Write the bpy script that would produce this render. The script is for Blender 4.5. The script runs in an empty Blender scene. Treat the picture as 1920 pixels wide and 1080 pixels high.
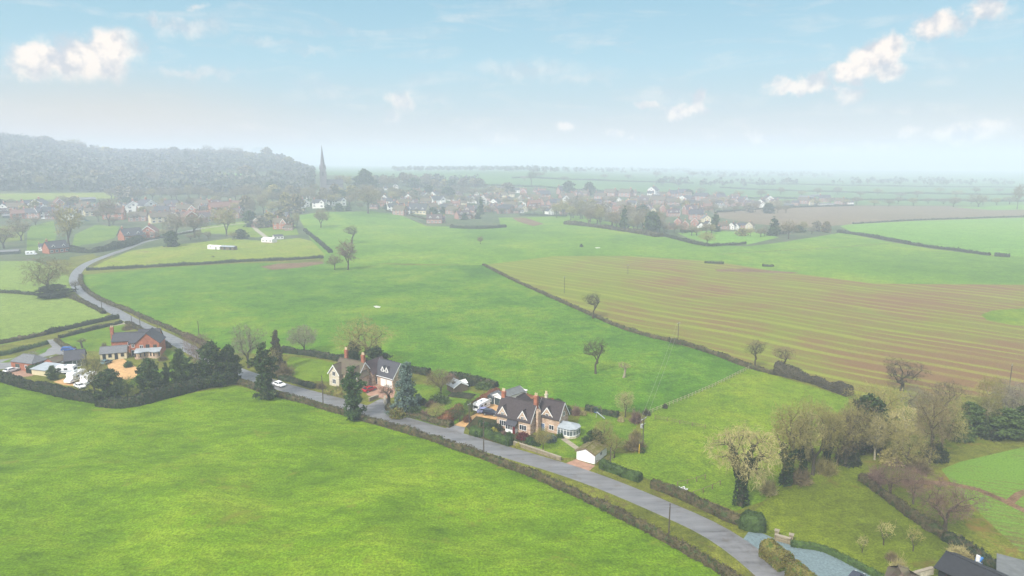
import bpy, math, random
import numpy as np
from mathutils import Vector, Matrix
from mathutils.geometry import delaunay_2d_cdt

# ------------------------------------------------------------------ camera, sky, sun, exposure
S = bpy.context.scene
H, FPX = 70.0, 1280.0                    # drone height, focal length in photo pixels (1920 wide)
PITCH = math.atan(235 / FPX)
SUN_EL, SUN_AZ = math.radians(42), math.radians(215)     # compass style azimuth from +Y: light from behind the left shoulder
cd = bpy.data.cameras.new("camera"); cam = bpy.data.objects.new("camera", cd); S.collection.objects.link(cam)
cam.location = (0, 0, H); cam.rotation_euler = (math.pi / 2 - PITCH, 0, 0)
cd.sensor_width = 36; cd.lens = 36 * FPX / 1920; cd.clip_start = 0.5; cd.clip_end = 30000
S.camera = cam
S.view_settings.view_transform = 'Standard'; S.view_settings.look = 'None'
S.view_settings.exposure = 1.14; S.view_settings.gamma = 1; S.view_settings.use_curve_mapping = False
S.cycles.use_denoising = True
S.cycles.max_bounces = 5; S.cycles.diffuse_bounces = 2; S.cycles.glossy_bounces = 2; S.cycles.transmission_bounces = 3
S.cycles.volume_bounces = 3; S.cycles.transparent_max_bounces = 6
S.cycles.caustics_reflective = False; S.cycles.caustics_refractive = False

def lin(c):
    c /= 255.0
    return c / 12.92 if c <= 0.04045 else ((c + 0.055) / 1.055) ** 2.4
def C(r, g, b, k=1.0):
    return (lin(r) * k, lin(g) * k, lin(b) * k, 1)

class NT:                                 # short node-tree writer
    def __init__(s, tree): s.t = tree; s.n = tree.nodes; s.l = tree.links; s.n.clear()
    def new(s, ty, **kw):
        nd = s.n.new(ty)
        for k, v in kw.items(): setattr(nd, k, v)
        return nd
    def put(s, sock, v):
        if isinstance(v, bpy.types.NodeSocket): s.l.new(v, sock)
        elif v is not None: sock.default_value = v
    def math(s, op, a, b=None, c=None, clamp=False):
        nd = s.new('ShaderNodeMath', operation=op, use_clamp=clamp)
        s.put(nd.inputs[0], a); s.put(nd.inputs[1], b); s.put(nd.inputs[2], c)
        return nd.outputs[0]
    def vmath(s, op, a, b=None, out=0):
        nd = s.new('ShaderNodeVectorMath', operation=op)
        s.put(nd.inputs[0], a); s.put(nd.inputs[1], b)
        return nd.outputs[out]
    def mix(s, f, a, b, mode='MIX'):
        nd = s.new('ShaderNodeMixRGB', blend_type=mode)
        s.put(nd.inputs[0], f); s.put(nd.inputs[1], a); s.put(nd.inputs[2], b)
        return nd.outputs[0]
    def ramp(s, f, stops, interp='LINEAR'):
        nd = s.new('ShaderNodeValToRGB'); cr = nd.color_ramp; cr.interpolation = interp
        while len(cr.elements) < len(stops): cr.elements.new(0.5)
        for e, (p, c) in zip(cr.elements, stops):
            e.position = p; e.color = c if hasattr(c, '__len__') else (c, c, c, 1)
        s.put(nd.inputs[0], f)
        return nd.outputs[0]
    def noise(s, vec, scale, detail=3, rough=0.55, dist=0.0):
        nd = s.new('ShaderNodeTexNoise'); s.put(nd.inputs['Vector'], vec)
        nd.inputs['Scale'].default_value = scale; nd.inputs['Detail'].default_value = detail
        nd.inputs['Roughness'].default_value = rough; nd.inputs['Distortion'].default_value = dist
        return nd.outputs[0]
    def rng(s, v, a, b, c=0.0, d=1.0, smooth=False):
        nd = s.new('ShaderNodeMapRange', clamp=True)
        if smooth: nd.interpolation_type = 'SMOOTHSTEP'
        s.put(nd.inputs[0], v)
        for i, x in enumerate((a, b, c, d)): nd.inputs[i + 1].default_value = x
        return nd.outputs[0]
    def scale(s, vec, v3):
        return s.vmath('MULTIPLY', vec, v3)

def pix_dir(u, v):                        # direction of a photo pixel (used for where clouds stand in the sky)
    x, y = u - 960, v - 540
    d = Vector((x, FPX * math.cos(PITCH) - y * math.sin(PITCH), -(y * math.cos(PITCH) + FPX * math.sin(PITCH)))).normalized()
    return math.atan2(d.x, d.y), math.asin(d.z)

W = bpy.data.worlds.new("World"); S.world = W; W.use_nodes = True
n = NT(W.node_tree)
tc = n.new('ShaderNodeTexCoord').outputs['Generated']
dirn = n.vmath('NORMALIZE', tc)
sep = n.new('ShaderNodeSeparateXYZ'); n.put(sep.inputs[0], dirn)
el = n.math('ARCSINE', sep.outputs[2]); az = n.math('ARCTAN2', sep.outputs[0], sep.outputs[1])
sky = n.new('ShaderNodeTexSky', sky_type='NISHITA'); sky.sun_disc = False
sky.sun_elevation = SUN_EL; sky.sun_rotation = SUN_AZ
sky.air_density = 1.2; sky.dust_density = 1.5; sky.ozone_density = 1.5
nish = n.scale(sky.outputs[0], (0.085, 0.085, 0.085))
# thin high veil over the blue: pale at the horizon, cyan above, a bright milky deck overhead
veil = n.ramp(n.math('DIVIDE', el, 1.5708, clamp=True), [
    (0.0, C(218, 208, 204, .54)), (0.022, C(212, 210, 212, .54)), (0.05, C(180, 206, 218, .57)),
    (0.085, C(158, 202, 220, .62)), (0.14, C(142, 192, 214, .62)), (0.32, (0.66, 0.73, 0.80, 1)), (0.6, (1.05, 1.07, 1.10, 1)), (1.0, (1.25, 1.25, 1.25, 1))])
base = n.mix(0.88, nish, veil)
pos = n.new('ShaderNodeCombineXYZ'); n.put(pos.inputs[0], az); n.put(pos.inputs[1], el)
wn = n.new('ShaderNodeTexNoise', noise_dimensions='2D'); n.put(wn.inputs['Vector'], pos.outputs[0])
wn.inputs['Scale'].default_value = 26; wn.inputs['Detail'].default_value = 6; wn.inputs['Roughness'].default_value = 0.62
warp = n.scale(n.vmath('SUBTRACT', wn.outputs['Color'], (0.5, 0.5, 0.5)), (0.055, 0.036, 0))
wpos = n.vmath('ADD', pos.outputs[0], warp)
fl = wn.outputs[0]
# (u, v, half width px, half height px, density) of each cumulus, read as directions
CL = [(95, 118, 60, 24, 1), (165, 108, 62, 36, 1), (205, 95, 40, 32, 1), (60, 134, 34, 10, .8),
      (345, 52, 52, 18, .55), (295, 38, 16, 16, .6), (395, 45, 34, 14, .4), (372, 10, 16, 8, .6), (370, 138, 80, 8, .5),
      (757, 190, 26, 24, .75), (730, 218, 26, 14, .6), (500, 75, 60, 10, .3), (580, 95, 60, 8, .25),
      (990, 130, 120, 18, .38), (1080, 148, 80, 12, .3),
      (1640, 108, 46, 28, 1), (1668, 92, 34, 22, 1), (1600, 136, 40, 18, 1), (1655, 135, 36, 14, .9), (1500, 165, 50, 13, .9), (1460, 155, 22, 10, .7), (1528, 152, 24, 16, .8),
      (1585, 178, 26, 13, .7), (1757, 48, 36, 20, .95), (1843, 22, 30, 20, .85), (1872, 16, 20, 12, .5),
      (1285, 205, 38, 14, .85), (1300, 190, 16, 18, .85), (1216, 198, 24, 11, .75), (1440, 258, 34, 10, .9), (1566, 285, 40, 12, .9),
      (1820, 250, 52, 14, .95), (1705, 246, 14, 12, .85), (1065, 242, 26, 11, .85), (1150, 246, 26, 9, .7), (870, 290, 44, 14, .7), (940, 262, 34, 12, .6), (1200, 262, 16, 8, .7), (1640, 275, 60, 10, .8), (1915, 245, 14, 12, .5), (1340, 262, 30, 8, .3), (1000, 275, 50, 12, .3)]
acc = 0.0
for (u, v, hw, hh, k) in CL:
    a0, e0 = pix_dir(u, v)
    ra, re = 1.32 * hw / FPX, 1.35 * hh / FPX
    d = n.vmath('LENGTH', n.scale(n.vmath('SUBTRACT', wpos, (a0, e0, 0)), (1 / ra, 1 / re, 0)), out=1)
    m = n.rng(d, 1.0, 0.35 if k > .65 else 0.0, 0.0, k, smooth=True)
    acc = n.math('MAXIMUM', acc, m)
wisp = n.noise(n.scale(pos.outputs[0], (3.0, 16.0, 1)), 2.2, 5, 0.6, 0.6)
wisp = n.math('MULTIPLY', n.rng(wisp, 0.50, 0.78, 0, 0.42), n.rng(el, 0.0, 0.03))
acc = n.math('MAXIMUM', acc, wisp)
fine = n.new('ShaderNodeTexNoise', noise_dimensions='2D'); n.put(fine.inputs['Vector'], n.vmath('ADD', pos.outputs[0], (0.0, 0.006, 0)))
fine.inputs['Scale'].default_value = 42; fine.inputs['Detail'].default_value = 5
shade = n.rng(n.math('SUBTRACT', fl, fine.outputs[0]), -0.16, 0.12)
ccol = n.mix(shade, C(204, 204, 212, .60), C(253, 238, 226, .66))
skyc = n.mix(n.math('MULTIPLY', acc, 0.94), base, ccol)
wa, we = pix_dir(210, 235)
wd = n.vmath('LENGTH', n.scale(n.vmath('SUBTRACT', pos.outputs[0], (wa, we, 0)), (3.0, 12, 0)), out=1)
skyc = n.mix(n.rng(wd, 1.0, 0.0, 0.0, 0.72, smooth=True), skyc, C(222, 206, 188, .56))
bg = n.new('ShaderNodeBackground'); n.put(bg.inputs[0], skyc); bg.inputs[1].default_value = 0.80
out = n.new('ShaderNodeOutputWorld'); n.l.new(bg.outputs[0], out.inputs[0])
W.cycles.sampling_method = 'MANUAL'; W.cycles.sample_map_resolution = 512

sl = bpy.data.lights.new("sun", 'SUN'); sl.energy = 2.9; sl.angle = math.radians(10); sl.color = (1.0, 0.95, 0.87)
so = bpy.data.objects.new("sun", sl); S.collection.objects.link(so)
sd = Vector((math.sin(SUN_AZ) * math.cos(SUN_EL), math.cos(SUN_AZ) * math.cos(SUN_EL), math.sin(SUN_EL)))
so.rotation_euler = sd.to_track_quat('Z', 'Y').to_euler(); so.location = (0, -50, 200)

# ------------------------------------------------------------------ terrain height and pixel -> ground
AZD = [-75, -45, -36.5, -34, -30.4, -23.4, -18.4, -15.5, -10.5, -2.6, 1.8, 10.5, 18.8, 36, 75]
AMP = [134, 130, 124, 116, 86, 84, 70, 44, 40, 42, 42, 27, 12, 4, 2]
R0 = [700, 700, 700, 700, 700, 700, 680, 650, 700, 850, 900, 900, 900, 900, 900]
R1 = [2300, 2300, 2300, 2300, 2300, 2250, 2000, 1450, 1600, 2000, 2000, 2100, 2200, 2200, 2200]
HEDGE_FRONT = [(180, 752), (330, 735), (440, 722), (500, 738), (560, 752), (680, 788), (800, 822), (900, 858), (1000, 893), (1100, 938), (1200, 990), (1300, 1042), (1390, 1100), (1480, 1180)]
def flatP(u, v):
    x, y = u - 960, v - 540
    fw = FPX * math.cos(PITCH) - y * math.sin(PITCH); dn = y * math.cos(PITCH) + FPX * math.sin(PITCH)
    t = H / max(dn, 1e-3)
    return x * t, fw * t
_hl = np.array([flatP(*q) for q in HEDGE_FRONT])
_c0, _s0 = math.cos(math.radians(-32)), math.sin(math.radians(-32))
def hts(x, y):
    x = np.asarray(x, float); y = np.asarray(y, float)
    r = np.hypot(x, y); a = np.degrees(np.arctan2(x, y))
    A = np.interp(a, AZD, AMP); r0 = np.interp(a, AZD, R0); r1 = np.interp(a, AZD, R1)
    t = np.clip((r - r0) / (r1 - r0), 0, 1); z = A * t * t * (3 - 2 * t)
    z = z + 0.35 * np.sin(x / 31 + 1.3) * np.sin(y / 27 + .4) + 0.25 * np.sin(x / 17 - y / 23 + 2)
    # pasture in front of the road rolls more: ridges that die out towards the hedge
    yl = np.interp(x, _hl[:, 0], _hl[:, 1]); m = np.clip((yl - y - 6) / 22, 0, 1)
    p = x * _c0 + y * _s0; q = -x * _s0 + y * _c0
    z = z + m * (0.75 * np.sin(q / 5.2 + 1.2 * np.sin(p / 19)) * np.sin(p / 23 + 1) + 0.45 * np.sin(p / 7.5 + 1.7 * np.sin(q / 13)) + 1.0 * np.sin(p / 30 + 2) * np.sin(q / 17))
    return z
def h1(x, y): return float(hts(x, y))
def G(u, v):                              # where a photo pixel meets the ground
    x, y = u - 960, v - 540
    d = np.array([x, FPX * math.cos(PITCH) - y * math.sin(PITCH), -(y * math.cos(PITCH) + FPX * math.sin(PITCH))]) / FPX
    ts = np.concatenate([np.arange(40, 400, 2.0), 400 * 1.006 ** np.arange(460)])
    zz = H + d[2] * ts - hts(d[0] * ts, d[1] * ts)
    i = np.argmax(zz < 0)
    if zz[i] >= 0: t = ts[-1]
    else:
        t0, t1 = ts[i - 1] if i else 20.0, ts[i]
        for _ in range(18):
            tm = (t0 + t1) / 2
            if H + d[2] * tm < h1(d[0] * tm, d[1] * tm): t1 = tm
            else: t0 = tm
        t = t1
    return float(d[0] * t), float(d[1] * t)
def top_z(x, y, v):                       # height at which pixel row v passes over the point (x, y)
    yy = v - 540
    fw = FPX * math.cos(PITCH) - yy * math.sin(PITCH); dn = yy * math.cos(PITCH) + FPX * math.sin(PITCH)
    return H - dn * y / fw
def mpp(x, y):                            # metres per photo pixel there
    return (y * math.cos(PITCH) + (H - h1(x, y)) * math.sin(PITCH)) / FPX

# ------------------------------------------------------------------ object helpers
COL = S.collection
def tag(o, label=None, cat=None, group=None, kind=None):
    if label: o['label'] = label
    if cat: o['category'] = cat
    if group: o['group'] = group
    if kind: o['kind'] = kind
    return o
def link(o, parent=None):
    COL.objects.link(o)
    if parent is not None: o.parent = parent
    return o
def mesh(name, V, F, mats, fm=None, smooth=False):
    me = bpy.data.meshes.new(name)
    if isinstance(F, np.ndarray):
        V = np.asarray(V, np.float32); k = F.shape[1]
        me.vertices.add(len(V)); me.vertices.foreach_set('co', V.ravel())
        me.loops.add(F.size); me.loops.foreach_set('vertex_index', F.ravel().astype(np.int32))
        me.polygons.add(len(F)); me.polygons.foreach_set('loop_start', np.arange(0, F.size, k, dtype=np.int32))
        try: me.polygons.foreach_set('loop_total', np.full(len(F), k, np.int32))
        except Exception: pass
        me.update(calc_edges=True)
    else:
        me.from_pydata([tuple(v) for v in V], [], F)
    for m in (mats if isinstance(mats, (list, tuple)) else [mats]): me.materials.append(m)
    if fm is not None: me.polygons.foreach_set('material_index', np.asarray(fm, np.int32))
    if smooth: me.polygons.foreach_set('use_smooth', np.ones(len(me.polygons), bool))
    me.update()
    return me
def obj(name, V, F, mats, parent=None, fm=None, smooth=False):
    return link(bpy.data.objects.new(name, mesh(name, V, F, mats, fm, smooth)), parent)
def empty(name, x, y, z=None, rz=0.0, label=None, cat=None, group=None):
    o = bpy.data.objects.new(name, None); o.empty_display_size = 0.5
    o.location = (x, y, h1(x, y) if z is None else z); o.rotation_euler = (0, 0, rz)
    link(o); return tag(o, label, cat, group)
def copy_tree(o, parent=None):
    c = o.copy(); COL.objects.link(c)
    if parent is not None: c.parent = parent
    for ch in list(o.children): copy_tree(ch, c)
    return c

class MB:                                 # collects boxes, prisms and tubes into one mesh
    def __init__(s): s.v = []; s.f = []; s.m = []
    def add(s, V, F, m=0):
        o = len(s.v); s.v += [tuple(v) for v in V]; s.f += [[i + o for i in f] for f in F]; s.m += [m] * len(F)
        return s
    def box(s, x0, x1, y0, y1, z0, z1, m=0):
        return s.add([(x0, y0, z0), (x1, y0, z0), (x1, y1, z0), (x0, y1, z0), (x0, y0, z1), (x1, y0, z1), (x1, y1, z1), (x0, y1, z1)],
                     [[0, 3, 2, 1], [4, 5, 6, 7], [0, 1, 5, 4], [1, 2, 6, 5], [2, 3, 7, 6], [3, 0, 4, 7]], m)
    def slab(s, quad, th, m=0):           # a thick plate; quad counter-clockwise seen from its outer side
        q = [Vector(p) for p in quad]; nn = (q[1] - q[0]).cross(q[2] - q[0]).normalized() * th
        k = len(q); V = [p + nn for p in q] + q
        F = [list(range(k)), list(range(2 * k - 1, k - 1, -1))] + [[i, i + k, (i + 1) % k + k, (i + 1) % k] for i in range(k)]
        return s.add(V, F, m)
    def ext(s, prof, y0, y1, m=0):        # profile in x,z extruded along y
        k = len(prof)
        V = [(x, y0, z) for x, z in prof] + [(x, y1, z) for x, z in prof]
        F = [list(range(k)), list(range(2 * k - 1, k - 1, -1))] + [[i, i + k, (i + 1) % k + k, (i + 1) % k] for i in range(k)]
        return s.add(V, F, m)
    def tube(s, p0, p1, r0, r1=None, k=8, m=0):
        r1 = r0 if r1 is None else r1
        p0, p1 = Vector(p0), Vector(p1); d = (p1 - p0).normalized()
        a = d.orthogonal().normalized(); b = d.cross(a)
        V = [p + (a * math.cos(2 * math.pi * i / k) + b * math.sin(2 * math.pi * i / k)) * r for p, r in ((p0, r0), (p1, r1)) for i in range(k)]
        F = [[i, (i + 1) % k, (i + 1) % k + k, i + k] for i in range(k)] + [list(range(k - 1, -1, -1)), list(range(k, 2 * k))]
        return s.add(V, F, m)
    def make(s, name, mats, parent=None, smooth=False):
        return obj(name, s.v, s.f, mats, parent, s.m, smooth)

# ------------------------------------------------------------------ materials
MATS = {}
def newmat(name):
    m = bpy.data.materials.new(name); m.use_nodes = True; MATS[name] = m
    return m, NT(m.node_tree)
def finish(n, col, rough=0.9, bump=None, bstr=0.3, bdist=0.1, spec=0.3, metal=0.0, trans=0.0):
    b = n.new('ShaderNodeBsdfPrincipled'); n.put(b.inputs['Base Color'], col); n.put(b.inputs['Roughness'], rough)
    b.inputs['Specular IOR Level'].default_value = spec; b.inputs['Metallic'].default_value = metal
    if bump is not None:
        bp = n.new('ShaderNodeBump'); bp.inputs['Strength'].default_value = bstr; bp.inputs['Distance'].default_value = bdist
        n.put(bp.inputs['Height'], bump); n.l.new(bp.outputs[0], b.inputs['Normal'])
    o = n.new('ShaderNodeOutputMaterial'); n.l.new(b.outputs[0], o.inputs[0])
def P3(n): return n.new('ShaderNodeTexCoord').outputs['Object']

def grass(name, lo, mid, hi, k=1.0, big=0.02, med=0.12, fine=1.1, brown=None, bamt=0.0, spread=1.0, aniso=None):
    m, n = newmat(name); p = P3(n)
    pa = p
    if aniso:                             # streaks along one world direction
        mp = n.new('ShaderNodeMapping'); n.put(mp.inputs[0], p); mp.inputs['Rotation'].default_value = (0, 0, -math.radians(aniso)); mp.inputs['Scale'].default_value = (0.5, 1.1, 1)
        pa = mp.outputs[0]
    a = n.noise(p, big, 4, 0.6, 0.4); b = n.noise(pa, med, 4, 0.65, 0.3); c = n.noise(p, fine, 3, 0.7)
    f = n.math('ADD', n.math('MULTIPLY', a, 0.50), n.math('ADD', n.math('MULTIPLY', b, 0.36), n.math('MULTIPLY', c, 0.14)))
    s = 0.13 * spread
    col = n.ramp(f, [(0.5 - s, C(*lo, k)), (0.5, C(*mid, k)), (0.5 + s, C(*hi, k))])
    c2 = n.noise(p, fine * 2.6, 2, 0.8)
    col = n.mix(1.0, col, n.ramp(c2, [(0.28, 0.50), (0.5, 1.0), (0.74, 1.5)]), 'MULTIPLY')
    col = n.mix(1.0, col, n.ramp(n.noise(pa, fine * .42, 4, 0.75), [(0.3, 0.72), (0.5, 1.0), (0.7, 1.26)]), 'MULTIPLY')
    if brown:
        d = n.noise(p, med * 0.8, 5, 0.7, 0.5)
        col = n.mix(n.rng(d, 0.62 - bamt, 0.74 - bamt * .6), col, C(*brown, k))
    finish(n, col, 1.0, n.math('ADD', c, n.math('MULTIPLY', b, 1.5)), 0.5, 0.35, 0.1)
    return m
def plain(name, rgb, k=1.0, rough=0.8, var=0.2, scale=1.5, spec=0.3, metal=0.0):
    m, n = newmat(name); p = P3(n)
    f = n.noise(p, scale, 4, 0.6)
    a = tuple(max(0, x * (1 - var)) for x in C(*rgb, k)[:3]) + (1,); b = tuple(x * (1 + var) for x in C(*rgb, k)[:3]) + (1,)
    finish(n, n.ramp(f, [(0.3, a), (0.7, b)]), rough, None, spec=spec, metal=metal)
    return m
def foliage(name, dark, light, k=1.0, scale=0.45, third=None, rough=0.75):
    m, n = newmat(name); p = P3(n)
    oi = n.new('ShaderNodeObjectInfo')
    pp = n.vmath('ADD', p, n.scale(n.new('ShaderNodeNewGeometry').outputs['True Normal'], (.15, .15, .15)))
    f = n.noise(pp, scale, 4, 0.65); g = n.noise(pp, scale * 7, 3, 0.7)
    ff = n.math('ADD', n.math('MULTIPLY', f, 0.55), n.math('MULTIPLY', g, 0.45))
    st = [(0.38, C(*dark, k * .72)), (0.60, C(*light, k))]
    col = n.ramp(ff, st)
    if third: col = n.mix(n.rng(n.noise(p, scale * 2.1, 3), 0.52, 0.62), col, C(*third, k))
    hv = n.new('ShaderNodeHueSaturation'); n.put(hv.inputs['Value'], n.rng(oi.outputs['Random'], 0, 1, 0.82, 1.18)); n.put(hv.inputs['Color'], col)
    finish(n, hv.outputs[0], rough, None, spec=0.2)
    return m

KG = 0.46      # photo colour -> base colour
M_fore = grass('pasture_lime', (74, 112, 14), (122, 158, 26), (160, 184, 48), KG, 0.028, 0.13, 0.9, (140, 146, 50), 0.02, 1.4, -34)
M_mid = grass('pasture_green', (76, 124, 26), (104, 150, 34), (140, 168, 46), KG, 0.012, 0.07, 0.7, None, 0, 0.9)
M_mid2 = grass('pasture_blue_green', (98, 142, 40), (120, 162, 44), (150, 176, 54), KG, 0.008, 0.03, 0.4, None, 0, 0.9)
M_bright = grass('paddock_green', (104, 140, 32), (130, 158, 38), (156, 174, 48), KG, 0.02, 0.10, 0.9)
M_lawn = grass('garden_lawn', (92, 130, 30), (114, 148, 36), (140, 164, 46), KG, 0.05, 0.2, 1.2)
M_olive = grass('mossy_lawn', (100, 114, 30), (122, 138, 32), (146, 162, 38), KG, 0.03, 0.11, 1.0, (124, 100, 58), 0.02)
M_verge = grass('rough_verge', (100, 108, 40), (128, 134, 48), (156, 158, 62), KG, 0.05, 0.25, 1.3, (120, 104, 70), 0.06)
M_rough = grass('rough_bank', (92, 108, 34), (122, 134, 42), (146, 148, 58), KG, 0.05, 0.2, 1.1, (150, 122, 66), 0.09)
M_pale = grass('left_pasture', (130, 156, 68), (144, 170, 76), (158, 180, 86), KG, 0.02, 0.1, 0.8)
M_yel = grass('yellow_paddock', (128, 154, 50), (150, 168, 54), (168, 172, 70), KG, 0.02, 0.06, 0.6, (160, 140, 90), 0.04)
M_far = grass('far_green', (88, 130, 72), (104, 144, 76), (122, 156, 80), KG, 0.004, 0.02, 0.25)
M_farb = grass('far_bright', (118, 168, 60), (130, 178, 62), (142, 184, 66), KG, 0.006, 0.03, 0.25)
M_vill = grass('village_ground', (78, 98, 62), (100, 116, 74), (120, 124, 92), KG, 0.02, 0.06, 0.4, (120, 110, 96), 0.08)
M_fbrown = grass('far_ploughed', (132, 118, 92), (146, 128, 102), (154, 138, 106), KG, 0.006, 0.03, 0.3)
M_dirt = grass('bare_soil', (120, 92, 70), (146, 116, 88), (160, 134, 104), KG, 0.05, 0.3, 1.0, (100, 112, 54), 0.05)
M_bed = grass('garden_bed', (58, 62, 36), (88, 84, 50), (118, 104, 70), KG, 0.1, 0.4, 1.6, (70, 96, 44), 0.08)
def striped(name, ang, spacing, soil, green, k, frac=0.35, patch=0.02, wob=1.0, second=None):
    m, n = newmat(name); p = P3(n)
    mp = n.new('ShaderNodeMapping'); n.put(mp.inputs[0], p); mp.inputs['Rotation'].default_value = (0, 0, -math.radians(ang))
    sp = n.new('ShaderNodeSeparateXYZ'); n.l.new(mp.outputs[0], sp.inputs[0])
    w = n.math('MULTIPLY', n.math('SUBTRACT', n.noise(p, 0.03, 3), 0.5), wob * 4)
    w = n.math('ADD', w, n.math('MULTIPLY', n.noise(n.scale(mp.outputs[0], (0.0, 0.05, 0)), 1.0, 2), spacing * 2.2 if spacing > 5 else 0))
    y = n.math('ADD', sp.outputs[1], w)
    def saw(d, off=0.0):
        t = n.math('FRACT', n.math('ADD', n.math('DIVIDE', y, d), off)); return n.math('ABSOLUTE', n.math('SUBTRACT', t, 0.5))
    st = n.noise(n.scale(mp.outputs[0], (0.08, 0.9, 1)), 0.9, 4, 0.7)      # drill rows, long and ragged
    big = n.noise(p, patch, 4, 0.6, 0.5)
    lines = n.rng(saw(spacing), frac, frac + 0.14)
    l2 = n.rng(saw(spacing * 0.5, .3), 0.40, 0.5, 0, .45)
    lm = n.math('MULTIPLY', lines, n.rng(n.noise(n.scale(mp.outputs[0], (0.3, 1, 1)), 0.06, 3), 0.35, 0.6, 0.35, 1.0))
    g = n.math('ADD', n.math('MULTIPLY', lm, 0.50), n.math('ADD', n.math('MULTIPLY', n.math('SUBTRACT', st, 0.5), 2.0), n.math('ADD', n.math('MULTIPLY', l2, .35), n.math('MULTIPLY', n.math('SUBTRACT', big, 0.5), 2.8))))
    xs = n.new('ShaderNodeSeparateXYZ'); n.put(xs.inputs[0], p)
    if second: g = n.math('ADD', g, second(n, xs))
    ff = n.noise(p, 1.4, 3, 0.75)
    col = n.mix(n.rng(n.math('ADD', g, n.math('MULTIPLY', n.math('SUBTRACT', ff, .5), 1.0)), 0.05, 0.95), C(*soil, k), C(*green, k))
    col = n.mix(n.math('MULTIPLY', lm, 0.42 if spacing > 5 else 0), col, C(186, 190, 78, k))
    col = n.mix(1.0, col, n.ramp(n.noise(p, 2.6, 2, 0.8), [(0.3, 0.68), (0.5, 1.0), (0.72, 1.28)]), 'MULTIPLY')
    finish(n, col, 1.0, ff, 0.5, 0.3, 0.1)
    return m
# greener towards the hedge side of the field (low x), barer on the far right
M_stub = striped('stubble', -45, 9.6, (148, 116, 78), (138, 152, 54), KG * 1.05, 0.27, 0.016, 1.0,
                 lambda n, xs: n.math('ADD', n.rng(xs.outputs[0], 20, 230, 0.68, 0.14), n.math('MULTIPLY', n.rng(xs.outputs[1], 360, 520), 0.3)))
M_crop = striped('winter_crop', -22, 1.8, (128, 118, 66), (126, 166, 60), KG * 1.05, 0.26, 0.03, 0.3, lambda n, xs: n.rng(xs.outputs[0], 50, 68, -0.2, 0.75))
def asphalt(name, rgb, k, rough, brown=True, wet=0.5):
    m, n = newmat(name); p = P3(n)
    mp = n.new('ShaderNodeMapping'); n.put(mp.inputs[0], p); mp.inputs['Rotation'].default_value = (0, 0, math.radians(33)); mp.inputs['Scale'].default_value = (0.10, 0.75, 1)
    a = n.noise(mp.outputs[0], 1.0, 5, 0.65); b = n.noise(p, 0.9, 4, 0.7); c = n.noise(p, 5, 2)
    f = n.math('ADD', n.math('MULTIPLY', a, .6), n.math('ADD', n.math('MULTIPLY', b, .3), n.math('MULTIPLY', c, .1)))
    r = C(*rgb, k)[:3]
    col = n.ramp(f, [(0.36, tuple(x * .45 for x in r) + (1,)), (0.44, tuple(x * .88 for x in r) + (1,)), (0.6, tuple(x * 1.3 for x in r) + (1,))])
    if brown: col = n.mix(n.rng(n.noise(p, 0.25, 4, .7), 0.56, 0.7, 0, 0.6), col, C(120, 108, 92, k))
    finish(n, col, n.rng(b, 0.35, 0.65, rough, rough + 0.3), c, 0.2, 0.02, spec=wet)
    return m
M_road = asphalt('wet_asphalt', (148, 148, 150), 0.40, 0.28)
M_drive = asphalt('tarmac_drive', (140, 140, 142), 0.55, 0.6)
M_track = plain('pale_track', (176, 170, 150), 0.6, 0.9, 0.25, 0.5)
M_gravel = plain('orange_gravel', (206, 164, 112), 0.66, 0.95, 0.25, 0.9)
M_gravel2 = plain('red_gravel', (176, 138, 116), 0.62, 0.95, 0.25, 0.8)
M_bluegravel = plain('blue_grey_gravel', (124, 144, 148), 0.55, 0.9, 0.28, 2.2)
M_paving = plain('garden_paving', (170, 160, 140), 0.6, 0.9, 0.2, 1.0)
M_puddle = plain('pale_mud', (206, 204, 190), 0.65, 0.4, 0.15, 0.6)

# trees and hedges
M_bark = plain('bark', (92, 84, 66), 0.55, 0.95, 0.35, 2.0)
M_barkp = plain('pale_bark', (168, 160, 132), 0.6, 0.9, 0.3, 2.0)
M_twO = foliage('twigs_olive', (124, 116, 62), (172, 162, 98), 0.74, 0.3)
M_twP = foliage('twigs_straw', (150, 140, 88), (202, 190, 130), 0.68, 0.3)
M_twB = foliage('twigs_brown', (104, 92, 62), (148, 132, 94), 0.70, 0.3)
M_twR = foliage('twigs_mauve', (114, 88, 80), (158, 130, 114), 0.70, 0.3)
M_twG = foliage('twigs_grey', (132, 124, 106), (170, 160, 138), 0.62, 0.3)
M_twD = foliage('twigs_dark', (74, 70, 56), (108, 100, 76), 0.6, 0.3)
M_ivy = foliage('ivy_leaves', (28, 44, 22), (58, 84, 38), 0.6, 0.7)
M_ever = foliage('evergreen_leaves', (18, 34, 18), (76, 104, 52), 0.62, 0.5, (92, 98, 56))
M_everl = foliage('light_evergreen', (52, 76, 36), (100, 122, 58), 0.62, 0.4)
M_cedar = foliage('blue_cedar_needles', (70, 98, 88), (140, 164, 150), 0.62, 0.5)
M_yew = foliage('yew_green', (48, 76, 38), (90, 120, 62), 0.62, 0.6)
M_gold = foliage('golden_shrub', (150, 150, 40), (208, 200, 88), 0.7, 0.9)
M_hedD = foliage('hedge_dark', (34, 46, 30), (66, 82, 48), 0.6, 0.5, (84, 78, 56))
M_hedB = foliage('hedge_brown', (74, 68, 46), (112, 102, 70), 0.6, 0.4, (70, 84, 44))
M_hedG = foliage('hedge_green', (50, 72, 34), (86, 112, 50), 0.6, 0.5)
M_hedO = foliage('hedge_beech_copper', (122, 78, 54), (164, 112, 78), 0.62, 0.5)
M_hedY = foliage('hedge_straw_topped', (96, 88, 44), (150, 142, 70), 0.62, 0.5, (96, 116, 44))
M_red = foliage('crimson_shrub', (84, 28, 32), (124, 52, 50), 0.6, 0.8)
M_wood = foliage('far_wood', (70, 84, 78), (138, 134, 112), 0.6, 0.05, (74, 98, 84))

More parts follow.
